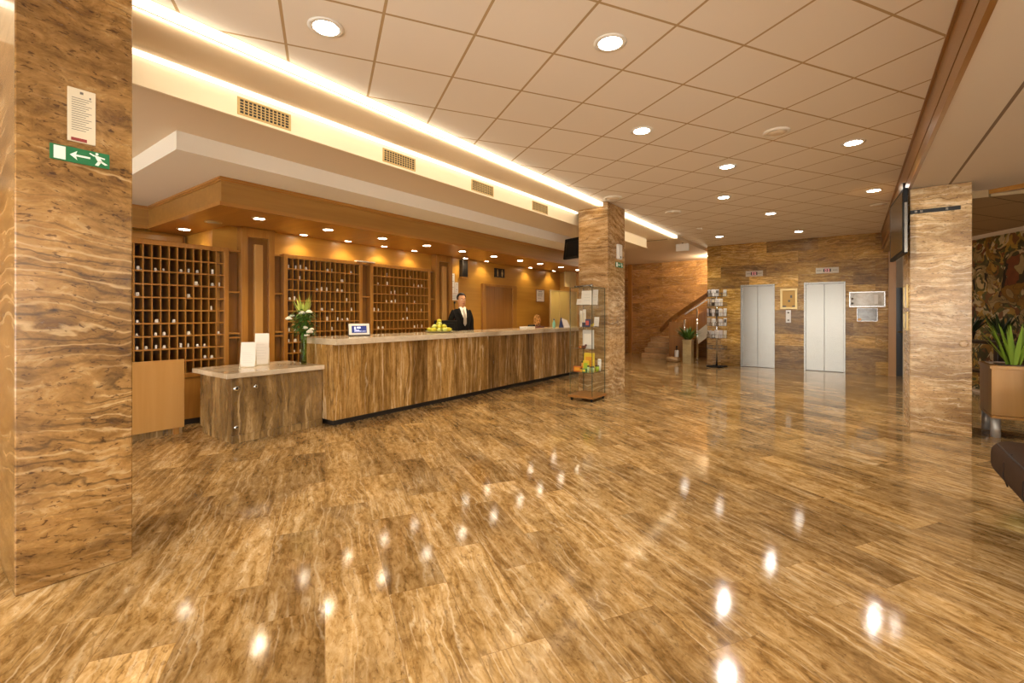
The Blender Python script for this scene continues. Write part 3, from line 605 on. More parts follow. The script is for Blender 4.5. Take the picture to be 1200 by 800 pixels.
# fruit dish
FX, FY, FZ = 5.68, 5.78, 1.134
t = thing('fruit_dish', 'flat woven dish piled with fruit on the counter', 'dish', (FX, FY, FZ)); bm = newbm(); lathe(bm, [(.15, FZ + .0005), (.17, FZ + .004), (.235, FZ + .022), (.24, FZ + .028), (.22, FZ + .022), (.15, FZ + .012)], (FX, FY), 32); obj('bowl', bm, 'dish', t)
def fruit_me(m):
    bm = newbm(); ball(bm, (0, 0, 0), (.046, .037, .036), 3)
    for v in bm.verts: v.co.x += math.copysign(max(0, abs(v.co.x) - .034) * .55, v.co.x)
    ball(bm, (.052, 0, 0), .006, 1); me = bpy.data.meshes.new('lemon'); bm.to_mesh(me); bm.free(); me.materials.append(M[m]); return me
FM = [fruit_me('fruit'), fruit_me('fruit2')]
for lay, (n, r, z) in enumerate(((11, .175, .054), (7, .105, .058), (6, .095, .115), (2, .03, .165), (1, 0, .215))):
    for k in range(n):
        a = 2 * PI * k / n + lay * .4
        o = bpy.data.objects.new('lemon', FM[R.random() < .3]); col.objects.link(o); o.location = (FX + r * math.cos(a), FY + r * math.sin(a) * .9, FZ + z * .92); o.rotation_euler = (R.uniform(-.3, .3), R.uniform(-.3, .3), a + R.uniform(-.6, .6))
        tag(o, ['yellow green fruit on the outer rim of the counter fruit pile', 'yellow green fruit in the bottom middle of the fruit pile', 'yellow green fruit in the second layer of the fruit pile', 'yellow green fruit high on the fruit pile', 'topmost yellow green fruit crowning the counter fruit pile'][lay], 'fruit', 'fruit piled in the counter dish, layer %s' % ORD[lay])
# computer monitor, behind counter (back of the screen to us)
def monitor(label, x0, x1, y, z0, z1):
    c = (x0 + x1) / 2; t = thing('computer_monitor', label, 'monitor', (c, y, 1.05))
    bm = newbm(); bx(bm, x0, y, z0, x1, y + .03, z1, .008); bx(bm, x0 + .1, y - .03, z0 + .04, x1 - .1, y, z1 - .05, .01); obj('housing', bm, 'black', t)
    bm = newbm(); bx(bm, x0 + .02, y + .03, z0 + .02, x1 - .02, y + .033, z1 - .02); obj('screen', bm, 'screen', t)
    bm = newbm(); bx(bm, c - .03, y - .02, .80, c + .03, y + .01, z0 + .06, .004); bx(bm, c - .12, y - .08, .785, c + .12, y + .1, .80, .004); obj('stand', bm, 'black_m', t)
t = thing('staff_worktop', 'wooden worktop on the staff side of the counter', 'desk', (7, 6.15, .76)); bm = newbm(); bx(bm, 4.6, 6.03, .745, 10.1, 6.22, .785, .003); obj('top', bm, 'wood_x', t)
bm = newbm()
for x in (4.7, 6.6, 8.3, 10.0): bx(bm, x - .02, 6.04, 0, x + .02, 6.2, .745, .002)
obj('support', bm, 'wood_z', t)
monitor('black computer monitor behind the fruit on the counter', 5.93, 6.52, 6.14, .98, 1.335)
monitor('small black monitor top behind the counter below the framed notice', 8.95, 9.45, 6.14, .95, 1.20)
# small things on the far counter end
t = thing('acrylic_emblem', 'flower shaped pale ornament on a dark base at far counter end', 'ornament', (8.9, 5.9, 1.134))
bm = newbm(); bx(bm, 8.72, 5.86, 1.1345, 9.2, 5.98, 1.165, .004); obj('base', bm, 'maroon', t)
bm = newbm()
for k in range(7):
    a = 2 * PI * k / 7; c = (8.98 + .085 * math.cos(a), 5.92, 1.30 + .085 * math.sin(a)); tube(bm, [(c[0] + .055 * math.cos(q * PI / 5), 5.92, c[2] + .055 * math.sin(q * PI / 5)) for q in range(11)], .007, 6)
obj('flower_ring', bm, 'peach', t)
t = thing('counter_bottle', 'small blue bottle on far counter end', 'bottle', (9.45, 5.75, 1.134)); bm = newbm(); lathe(bm, [(.035, 1.1345), (.038, 1.15), (.038, 1.24), (.015, 1.28), (.015, 1.31)], (9.45, 5.75), 16); obj('body', bm, 'teal', t); bm = newbm(); lathe(bm, [(.018, 1.31), (.018, 1.335), (.012, 1.338)], (9.45, 5.75), 12); obj('cap', bm, 'blue', t)
t = thing('desk_calendar', 'dark framed tent card at far counter end by display case', 'card', (9.75, 5.65, 1.134))
bm = newbm(); poly3(bm, [(9.62, 5.6, 1.1345), (9.62, 5.72, 1.1345), (9.62, 5.66, 1.37)], (.02, 0, 0)); poly3(bm, [(9.62, 5.60, 1.1345), (9.64, 5.60, 1.1345), (9.64, 5.66, 1.37), (9.62, 5.66, 1.37)], (.02, .0, 0)); obj('side', bm, 'blue', t)
bm = newbm(); poly3(bm, [(9.64, 5.58, 1.1345), (9.92, 5.58, 1.1345), (9.92, 5.66, 1.30), (9.64, 5.66, 1.36)], (0, .012, 0)); obj('face', bm, 'lilac', t)
t = thing('leaflet_stack', 'low stack of pale leaflets on the far counter top', 'leaflets', (8.5, 5.85, 1.134)); bm = newbm()
for k in range(5): bx(bm, 8.32 + R.uniform(-.01, .01), 5.78, 1.1345 + k * .008, 8.68 + R.uniform(-.01, .01), 5.95, 1.1415 + k * .008)
obj('sheets', bm, 'paper', t)
# brochure holders on the low desk
def holder(label, x, y, n, z1s, rot):
    t = thing('brochure_holder', label, 'brochure holder', (x, y, .79)); mt = Matrix.Translation((x, y, .79)) @ Matrix.Rotation(rot, 4, 'Z')
    bm = newbm(); bx(bm, -.085, -.03, .0005, .085, .14, .006, .001, mat=mt); poly3(bm, [mt @ Vector(p) for p in ((-.085, .14, .004), (-.085, -.02, .004), (-.085, .10, .22))], mt.to_3x3() @ Vector((.004, 0, 0))); poly3(bm, [mt @ Vector(p) for p in ((.081, .14, .004), (.081, -.02, .004), (.081, .10, .22))], mt.to_3x3() @ Vector((.004, 0, 0))); obj('stand', bm, 'paper_c', t)
    for k in range(n):
        m2 = mt @ Matrix.Translation(((-.004 * k + .004) , .012 + .035 * k, .01)) @ Matrix.Rotation(-.14, 4, 'X')
        bm = newbm(); bx(bm, -.082, 0, 0, .082, .008, z1s[k], .001, mat=m2); b = obj('leaflet', bm, 'paper', None, (x, y, .79)); tag(b, 'white leaflet %s in the %s' % (('at the front', 'second from front', 'at the back')[k], label), 'leaflet', 'leaflets on the low desk')
        bm = newbm()
        for q in range(6): bx(bm, -.06, -.0012, z1s[k] * (.2 + .1 * q), .05 - .02 * (q % 2), 0, z1s[k] * (.2 + .1 * q) + .004, mat=m2)
        obj('text_lines', bm, 'cardgrey', b)
holder('white brochure holder nearer the desk front', 2.63, 6.02, 3, (.24, .27, .30), -.55)
holder('taller brochure holder behind the front one', 2.86, 6.16, 3, (.36, .385, .40), -.55)

# flower vase
VX, VY = 3.235, 5.80
t = thing('flower_vase', 'tall green glass vase of leaves on the low desk', 'vase', (VX, VY, .79))
bm = newbm(); lathe(bm, [(.034, .7905), (.038, .80), (.036, .95), (.042, 1.17), (.046, 1.2), (.042, 1.2), (.038, 1.17), (.032, .95), (.033, .81)], (VX, VY), 24); obj('glass_body', bm, 'vase', t)
def leaf(bm, base, d, L, wd, droop=.3, mi=0, n=6, fold=.15):
    base = Vector(base); d = Vector(d).normalized(); side = d.cross(Vector((0, 0, 1)));  side = side.normalized() if side.length > .05 else Vector((1, 0, 0)); up = side.cross(d).normalized()
    L_, R_, C_ = [], [], []; p = base.copy(); v = d.copy()
    for i in range(n + 1):
        s = i / n; wv = wd * math.sin(PI * min(1, .12 + .88 * s) ** .8) if i < n else .0005
        L_.append(p + side * wv + up * wv * fold); R_.append(p - side * wv + up * wv * fold); C_.append(p.copy())
        v = (v + Vector((0, 0, -droop / n))).normalized(); p = p + v * L / n
    t = bmesh.new(); a = [t.verts.new(q) for q in L_]; b = [t.verts.new(q) for q in R_]; c = [t.verts.new(q) for q in C_]
    for i in range(n):
        for u, w_ in ((a, c), (c, b)):
            f = t.faces.new((u[i], u[i + 1], w_[i + 1], w_[i])); f.smooth = True
    bmesh.ops.solidify(t, geom=t.faces[:], thickness=.0015) if False else None
    merge(bm, t, mi)
bm = newbm()
for k in range(9): a = R.uniform(0, 2 * PI); tube(bm, [(VX + .02 * math.cos(a), VY + .02 * math.sin(a), .83), (VX - .01 * math.cos(a), VY - .01 * math.sin(a), 1.1), (VX - .04 * math.cos(a), VY - .04 * math.sin(a), 1.32)], .0035, 6)
bq = thing('leafy_bunch', 'green leafy bunch with tall blades in the green vase', 'foliage', (VX, VY, .83), None); obj('stems', bm, 'stem', bq)
bm = newbm()
for k in range(330):
    a = R.uniform(0, 2 * PI); e = R.uniform(-.6, 1.0); z = R.uniform(1.20, 1.50); r = R.uniform(0, .12)
    leaf(bm, (VX + r * math.cos(a), VY + r * math.sin(a), z), (math.cos(a), math.sin(a), e), R.uniform(.06, .13), R.uniform(.010, .019), .8, 0, 4)
obj('bushy_leaves', bm, 'leaf_d', bq)
bm = newbm()
for k in range(17):
    a = 2 * PI * k / 17 + R.uniform(-.2, .2); leaf(bm, (VX + .03 * math.cos(a), VY + .03 * math.sin(a), 1.40), (math.cos(a) * R.uniform(.1, .55), math.sin(a) * .45, 1), R.uniform(.2, .34), R.uniform(.013, .02), .25)
obj('tall_blades', bm, 'leaf_p', bq)
def rose(label, x, y, z, r, mat='petal'):
    t = thing('rose', label, 'flower', (x, y, z)); bm = newbm(); ball(bm, (x, y, z), (r * .6, r * .6, r * .62), 2)
    for lay in range(3):
        for k in range(5):
            a = 2 * PI * k / 5 + lay * .6; rr = r * (.45 + .2 * lay); ball(bm, (x + rr * math.cos(a), y + rr * math.sin(a), z - r * .12 * lay), (r * .42, r * .42, r * (.62 - .1 * lay)), 1)
    obj('petals', bm, mat, t); bm = newbm(); tube(bm, [(x, y, z - r * .5), (x * .6 + VX * .4, y * .6 + VY * .4, z - .07), (VX + (x - VX) * .2, VY + (y - VY) * .2, 1.21)], .003, 6); obj('stem', bm, 'stem', t)
def sidepos(dx, dz, toward=.1):
    rv = Vector((math.sin(TH), -math.cos(TH), 0)); fv = Vector((-math.cos(TH), -math.sin(TH), 0)); p = Vector((VX, VY, 0)) + rv * dx + fv * toward; return p.x, p.y, 1.2 + dz
for lab, dx, dz, r, m in (('ivory rose at the top centre of the vase flowers', .025, .27, .034, 'petal'), ('ivory rose at the top right of the vase flowers', .115, .285, .034, 'petal'), ('ivory rose at the left edge of the vase flowers', -.145, .20, .036, 'petal'),
    ('second ivory rose just above the left edge one', -.10, .235, .028, 'petal'), ('small peach bud among the vase leaves', -.085, .115, .02, 'peach'), ('ivory rose low in the centre right of the vase flowers', .065, .08, .03, 'petal'),
    ('ivory rose at the lower right of the vase flowers', .125, .03, .036, 'petal'), ('lowest ivory rose close to the vase rim', .085, -.015, .028, 'petal'), ('small ivory rose at the far right of vase flowers', .15, .06, .026, 'petal')):
    rose(lab, *sidepos(dx, dz), r, m)
t = thing('glass_ashtray', 'small flat glass dish beside vase on low desk', 'dish', (3.02, 5.95, .79)); bm = newbm(); lathe(bm, [(.05, .7905), (.055, .793), (.058, .812), (.05, .812), (.046, .798)], (3.02, 5.95), 24); obj('bowl', bm, 'glass', t)

# ================================================================ RECEPTIONIST
def skin_obj(name, joints, edges, mat, parent, root, sub=2):
    me = bpy.data.meshes.new(name); names = list(joints)
    me.from_pydata([joints[n][0] for n in names], [], [(names.index(a), names.index(b)) if False else (names.index(a), names.index(b)) for a, b in edges] if False else [], ) if False else me.from_pydata([joints[n][0] for n in names], [(names.index(a), names.index(b)) for a, b in edges], [])
    me.materials.append(M[mat]); o = bpy.data.objects.new(name, me); col.objects.link(o); o.parent = parent
    o.modifiers.new('skin', 'SKIN')
    if not me.skin_vertices: me.attributes  # layer comes with the modifier
    sv = me.skin_vertices[0].data if me.skin_vertices else None
    for i, n in enumerate(names):
        r = joints[n][1]; sv[i].radius = (r, r) if not isinstance(r, tuple) else r; sv[i].use_root = (n == root)
    o.modifiers['skin'].use_smooth_shade = True
    s = o.modifiers.new('sub', 'SUBSURF'); s.levels = sub; s.render_levels = sub
    return o
PX, PY = 6.98, 6.46
per = thing('person', 'receptionist in black suit and silver tie standing smiling behind the counter', 'person', (PX, PY, 0)); per.rotation_euler.z = math.radians(-22)
def S(v): return (v[0], v[1], v[2])
J = {}; E_ = []
def jn(n, p, r, par=None):
    J[n] = (p, r)
    if par: E_.append((par, n))
# local frame: faces -Y, his right hand at -X
jn('pelvis', (0, 0, .98), .13); jn('spine', (0, .01, 1.18), .125, 'pelvis'); jn('chest', (0, .012, 1.38), .12, 'spine'); jn('neck0', (0, .012, 1.555), .064, 'chest'); jn('neck1', (0, 0, 1.60), .06, 'neck0')
jn('jaw', (0, -.018, 1.652), (.078, .08), 'neck1'); jn('face', (0, -.006, 1.72), (.092, .102), 'jaw'); jn('crown', (0, .004, 1.80), (.09, .1), 'face'); jn('top', (0, .006, 1.85), (.06, .07), 'crown')
for s, q in ((-1, 'r'), (1, 'l')):
    jn(q + 'sh', (s * .16, .02, 1.455), .05, 'chest'); jn(q + 'el', (s * .235, .035, 1.20), .046, q + 'sh'); jn(q + 'wr', (s * .225, -.055, .965), .031, q + 'el')
    jn(q + 'palm', (s * .218, -.075, .905), (.022, .036), q + 'wr')
    for k, (dy, L) in enumerate(((-.034, .066), (-.012, .078), (.011, .072), (.031, .056))):
        jn(q + 'f%da' % k, (s * .216, -.082 + dy, .865), .0095, q + 'palm'); jn(q + 'f%db' % k, (s * .208, -.086 + dy, .865 - L * .55), .0085, q + 'f%da' % k); jn(q + 'f%dc' % k, (s * .192, -.088 + dy, .865 - L), .0075, q + 'f%db' % k)
    jn(q + 'ta', (s * .208, -.118, .905), .0115, q + 'palm'); jn(q + 'tb', (s * .196, -.134, .872), .009, q + 'ta')
    jn(q + 'hip', (s * .095, 0, .93), .088, 'pelvis'); jn(q + 'kn', (s * .10, -.01, .51), .058, q + 'hip'); jn(q + 'an', (s * .10, .02, .10), .04, q + 'kn'); jn(q + 'toe', (s * .105, -.13, .045), .034, q + 'an')
skin_obj('body', J, E_, 'skin', per, 'pelvis')
J = {}; E_ = []
jn('hem', (0, 0, .88), (.2, .165)); jn('hipj', (0, 0, 1.0), (.19, .16), 'hem'); jn('waist', (0, .008, 1.15), (.175, .15), 'hipj'); jn('ribs', (0, .008, 1.38), (.2, .165), 'waist'); jn('coll', (0, .022, 1.56), .088, 'ribs')
for s, q in ((-1, 'r'), (1, 'l')):
    jn(q + 'sh', (s * .172, .015, 1.488), .08, 'ribs'); jn(q + 'up', (s * .222, .025, 1.36), .07, q + 'sh'); jn(q + 'el', (s * .237, .035, 1.20), .06, q + 'up'); jn(q + 'cuff', (s * .228, -.045, .985), .046, q + 'el')
skin_obj('jacket', J, E_, 'suit', per, 'hem')
J = {}; E_ = []
jn('hips', (0, 0, .95), .14)
for s, q in ((-1, 'r'), (1, 'l')):
    jn(q + 'th', (s * .095, 0, .86), .098, 'hips'); jn(q + 'kn', (s * .102, -.008, .51), .078, q + 'th'); jn(q + 'hem', (s * .102, .015, .09), .066, q + 'kn')
skin_obj('trousers', J, E_, 'suit', per, 'hips')
def pl(bm): return bm
def local(name, bm, mat):
    me = bpy.data.meshes.new(name); bm.normal_update(); bm.to_mesh(me); bm.free(); me.materials.append(M[mat]); o = bpy.data.objects.new(name, me); col.objects.link(o); o.parent = per; return o
def strip(rows, off, th=.01):
    """a cloth patch lofted over the chest: rows of (z, x left, x right)"""
    bm = newbm(); vs = []
    def yy(x, z): return -.163 - off + max(0, z - 1.40) * .62 + max(0, 1.3 - z) * .12 + 1.6 * x * x
    for z, a, b in rows:
        for x in (a, (a + b) / 2, b): vs.append((x, yy(x, z), z))
    n = len(vs); vs += [(x, y + th, z) for x, y, z in vs]; fs = []
    for r in range(len(rows) - 1):
        for c in (0, 1): q = r * 3 + c; fs += [(q, q + 1, q + 4, q + 3), (n + q + 3, n + q + 4, n + q + 1, n + q)]
        for q, d in ((r * 3, 3), (r * 3 + 2, 3)): fs.append((q, q + d, n + q + d, n + q))
    fs += [(0, 1, n + 1, n), (1, 2, n + 2, n + 1), (n // 3 * 3 - 3, n // 3 * 3 - 2, 2 * n - 2, 2 * n - 3), (n - 2, n - 1, 2 * n - 1, 2 * n - 2)]
    addfaces(bm, vs, fs); bmesh.ops.recalc_face_normals(bm, faces=bm.faces[:]); return bm
local('shirt', strip([(1.585, -.062, .062), (1.54, -.07, .07), (1.46, -.06, .06), (1.38, -.042, .042), (1.30, -.024, .024), (1.22, -.006, .006)], .004, .05), 'shirt')
local('tie', strip([(1.562, -.02, .02), (1.53, -.015, .015), (1.44, -.025, .025), (1.34, -.033, .033), (1.26, -.036, .036), (1.21, -.004, .004)], .016, .012), 'tie')
for s in (-1, 1):
    local('lapel', strip([(z, min(s * a, s * b), max(s * a, s * b)) for z, a, b in ((1.575, .062, .085), (1.54, .066, .105), (1.49, .06, .118), (1.47, .058, .102), (1.38, .038, .088), (1.28, .014, .055), (1.19, .0, .02))], .014, .014), 'suit')
    local('collar', strip([(z, min(s * a, s * b), max(s * a, s * b)) for z, a, b in ((1.60, .03, .066), (1.57, .012, .07), (1.54, .014, .055), (1.51, .03, .036))], .018, .01), 'shirt')
# hair cap, ears, face
bm = newbm(); ball(bm, (0, .014, 1.785), (.094, .108, .108), 3)
for v in list(bm.verts):
    if (v.co.y < -.035 and v.co.z < 1.822) or v.co.z < 1.715 - (v.co.y * .25): bm.verts.remove(v)
local('hair', bm, 'hair')
for s in (-1, 1):
    bm = newbm(); ball(bm, (s * .083, .005, 1.725), (.012, .02, .032), 2); local('ear', bm, 'skin')
    bm = newbm(); ball(bm, (s * .033, -.092, 1.742), (.0135, .008, .008), 2); e_ = local('eye', bm, 'eyew'); bm = newbm(); ball(bm, (s * .033, -.099, 1.742), (.006, .003, .006), 2); i_ = local('iris', bm, 'hair'); i_.parent = e_
    bm = newbm(); tube(bm, [(s * .014, -.1, 1.762), (s * .034, -.1, 1.768), (s * .052, -.09, 1.761)], .0045, 6); local('eyebrow', bm, 'hair')
bm = newbm(); ball(bm, (0, -.108, 1.712), (.013, .017, .022), 2); ball(bm, (0, -.1, 1.735), (.008, .012, .022), 2); local('nose', bm, 'skin')
bm = newbm(); tube(bm, [(-.028, -.09, 1.676), (-.012, -.099, 1.669), (.012, -.099, 1.669), (.028, -.09, 1.676)], .006, 8); local('mouth', bm, 'lip')
for s in (-1, 1):
    bm = newbm(); bx(bm, s * .105 - .045, -.19, 0.0, s * .105 + .045, .07, .085, .03, seg=3); local('shoe', bm, 'shoe')

# ================================================================ COLUMN SIGNS
def exit_sign(label, x0, x1, z0, z1, y, detail=True):
    t = thing('exit_sign', label, 'sign', ((x0 + x1) / 2, y, z0)); W, H = x1 - x0, z1 - z0
    bm = newbm(); bx(bm, x0, y - .008, z0, x1, y - .0005, z1, .001); obj('plate', bm, 'green_sign', t)
    yy = y - .0095; U = lambda u, v: (x0 + W * u, yy, z0 + H * v)
    def patch(nm, *polys):
        bm = newbm()
        for p in polys: poly3(bm, [U(*q) for q in p], (0, .0015, 0))
        obj(nm, bm, 'sign_white', t)
    patch('doorway', [(.06, .08), (.25, .08), (.25, .92), (.06, .92)])
    patch('arrow', [(.32, .5), (.44, .8), (.42, .56), (.66, .56), (.66, .44), (.42, .44), (.44, .2)])
    bm = newbm(); ball(bm, (x0 + W * .775, yy, z0 + H * .86), (H * .085, .0015, H * .085), 2)
    for p in ([(.73, .76), (.81, .74), (.87, .42), (.79, .38)], [(.73, .76), (.66, .86), (.64, .8), (.73, .66)], [(.82, .72), (.92, .66), (.91, .58), (.82, .62)], [(.79, .42), (.86, .44), (.97, .26), (.92, .2)], [(.80, .42), (.74, .1), (.80, .08), (.86, .4)]):
        poly3(bm, [U(*q) for q in p], (0, .0015, 0))
    obj('running_man', bm, 'sign_white', t)
exit_sign('green exit sign with arrow and running man on the near column', .507, .753, 2.283, 2.366, 3.45)
exit_sign('small green exit sign on the middle column', 7.68, 8.0, 2.292, 2.382, 3.40)
t = thing('evacuation_plan', 'white evacuation plan sheet above exit sign on near column', 'notice', (.634, 3.45, 2.4))
bm = newbm(); bx(bm, .576, 3.44, 2.40, .692, 3.4495, 2.695, .002); obj('board', bm, 'paper_c', t)
bm = newbm()
for k in range(15): z = 2.64 - k * .0125; bx(bm, .592, 3.4388, z, .675 - .012 * (k % 3), 3.44, z + .0028)
bx(bm, .626, 3.4388, 2.667, .64, 3.44, 2.680); bx(bm, .665, 3.4388, 2.65, .672, 3.44, 2.66)
obj('text_lines', bm, 'ink', t); bm = newbm(); bx(bm, .59, 3.4385, 2.405, .655, 3.44, 2.422); obj('red_band', bm, 'red', t)
t = thing('emergency_light', 'white upright emergency light on middle column above exit sign', 'lamp', (7.88, 3.4, 2.43))
bm = newbm(); bx(bm, 7.70, 3.345, 2.43, 7.87, 3.3995, 2.70, .02, seg=3); obj('housing', bm, 'white', t); bm = newbm(); ball(bm, (7.785, 3.343, 2.47), (.018, .006, .018), 2); obj('indicator', bm, 'black_m', t)
# black screen hung at the left of the middle column
t = thing('hanging_television', 'black television seen from behind beside top of middle column', 'television', (7.7, 4.3, 2.48))
mt = Matrix.Translation((7.72, 4.25, 2.70)) @ Matrix.Rotation(-.35, 4, 'Z') @ Matrix.Rotation(.12, 4, 'Y')
bm = newbm(); bx(bm, -.03, -.27, -.2, .03, .27, .2, .012, mat=mt); obj('cabinet', bm, 'black', t)
bm = newbm(); bx(bm, -.085, -.2, -.19, -.03, .16, .12, .03, mat=mt); obj('rear_bulge', bm, 'black', t)
bm = newbm(); bx(bm, .03, -.25, -.18, .034, .25, .18, mat=mt); obj('screen', bm, 'screen', t)
bm = newbm(); tube(bm, [(7.72, 4.15, 2.75), (7.8, 3.967, 2.80)], .02); tube(bm, [(7.78, 4.15, 2.85), (7.86, 3.967, 2.90)], .018); obj('bracket', bm, 'black_m', t)

# ================================================================ DISPLAY CASE
VX0, VX1, VY0, VY1 = 6.85, 7.33, 3.44, 3.85
t = thing('glass_display_case', 'tall glass display case of souvenirs in front of middle column', 'display case', ((VX0 + VX1) / 2, (VY0 + VY1) / 2, 0))
bm = newbm(); bx(bm, VX0 - .03, VY0 - .03, .055, VX1 + .02, VY1 + .03, .095, .004); obj('base', bm, 'wood_door', t)
for x in (VX0 + .02, VX1 - .03):
    for y in (VY0 + .02, VY1 - .02):
        bm = newbm(); lathe(bm, [(.022, -.012), (.026, -.008), (.026, .008), (.022, .012)], (0, 0), 14, mat=Matrix.Translation((x, y, .0265)) @ Matrix.Rotation(PI / 2, 4, 'X')); bx(bm, x - .012, y - .018, .03, x + .012, y + .018, .0555); obj('caster', bm, 'black', t)
for b in ((VX0, VY0, VX0 + .005, VY1), (VX1 - .005, VY0, VX1, VY1), (VX0, VY0, VX1, VY0 + .005), (VX0, VY1 - .005, VX1, VY1)):
    bm = newbm(); bx(bm, b[0], b[1], .0955, b[2], b[3], 1.90); obj('glass_pane', bm, 'glass', t)
SH = [.475, .865, 1.235, 1.60, 1.895]
for z in SH: bm = newbm(); bx(bm, VX0 + .006, VY0 + .006, z, VX1 - .006, VY1 - .006, z + .006); obj('glass_shelf', bm, 'glass', t)
bm = newbm()
for x in (VX0, VX1):
    for y in (VY0, VY1): bx(bm, x - .005, y - .005, .0955, x + .005, y + .005, 1.90)
for z in SH[:1] + SH[-1:]:
    for y in (VY0, VY1): bx(bm, VX0, y - .003, z, VX1, y + .003, z + .006)
    for x in (VX0, VX1): bx(bm, x - .003, VY0, z, x + .003, VY1, z + .006)
obj('edge_profiles', bm, 'glass_edge', t)
bm = newbm(); tube(bm, [(VX0 + .1, VY1 - .05, 1.915), (VX0 + .1, VY0 + .05, 1.935)], .014); lathe(bm, [(.03, 1.9015), (.03, 1.93), (.012, 1.935)], (VX0 + .1, VY1 - .06)); lathe(bm, [(.03, 1.9015), (.03, 1.945), (.012, 1.95)], (VX0 + .1, VY0 + .07)); obj('top_lamp_bar', bm, 'steel', t)
# souvenirs: u = left..right (0..1) across the view, depth from the front glass, on a shelf height
def vpos(px, zb, dep):
    """plan position inside the case: u along the near diagonal, dep away from it"""
    y = VY1 - .06 - (VY1 - VY0 - .12) * px; return VX0 + .05 + dep * (VX1 - VX0 - .12), y, zb + .0065
def sitem(name, label, cat, mats, px, zb, dep, fn):
    x, y, z = vpos(px, zb, dep); t = thing(name, label, cat, (x, y, z)); 
    for nm, mt, f in fn(x, y, z):
        bm = newbm(); f(bm); obj(nm, bm, mt, t)
def fbox(w_, d_, h_, m1, m2=None): return lambda x, y, z: [('carton', m1, lambda bm: bx(bm, x - d_ / 2, y - w_ / 2, z, x + d_ / 2, y + w_ / 2, z + h_, .002))] + ([('printed_panel', m2, lambda bm: bx(bm, x - d_ / 2 - .0015, y - w_ * .36, z + h_ * .2, x - d_ / 2, y + w_ * .36, z + h_ * .8))] if m2 else [])
def fcup(r, h, m1, m2='glass_edge'): return lambda x, y, z: [('body', m1, lambda bm: lathe(bm, [(r * .75, z), (r, z + h * .3), (r, z + h * .8), (r * .8, z + h * .8), (r * .7, z + h * .5)], (x, y), 18)), ('rim', m2, lambda bm: lathe(bm, [(r * 1.02, z + h * .8), (r * 1.04, z + h * .9), (r * .8, z + h)], (x, y), 18))]
def fcard(w_, h_, m1, m2): return lambda x, y, z: [('card', m1, lambda bm: poly3(bm, [(x, y - w_ / 2, z), (x, y + w_ / 2, z), (x + .03, y + w_ / 2, z + h_), (x + .03, y - w_ / 2, z + h_)], (.003, 0, 0))), ('foot', 'glass_edge', lambda bm: bx(bm, x - .002, y - w_ / 3, z, x + .05, y + w_ / 3, z + .004)), ('print', m2, lambda bm: [poly3(bm, [(x + .03 * q - .001, y - w_ * .3, z + h_ * q), (x + .03 * q - .001, y + w_ * .25, z + h_ * q), (x + .03 * (q + .03) - .001, y + w_ * .25, z + h_ * (q + .03)), (x + .03 * (q + .03) - .001, y - w_ * .3, z + h_ * (q + .03))], (.0006, 0, 0)) for q in (.3, .5, .7)])]
def fbird(m1, m2, s=1): return lambda x, y, z: [('figure', m1, lambda bm: (ball(bm, (x, y, z + .022 * s), (.02 * s, .034 * s, .02 * s), 2), ball(bm, (x, y - .03 * s, z + .045 * s), .014 * s, 2))), ('stand', m2, lambda bm: lathe(bm, [(.02 * s, z), (.02 * s, z + .006), (.008 * s, z + .01)], (x, y), 12))]
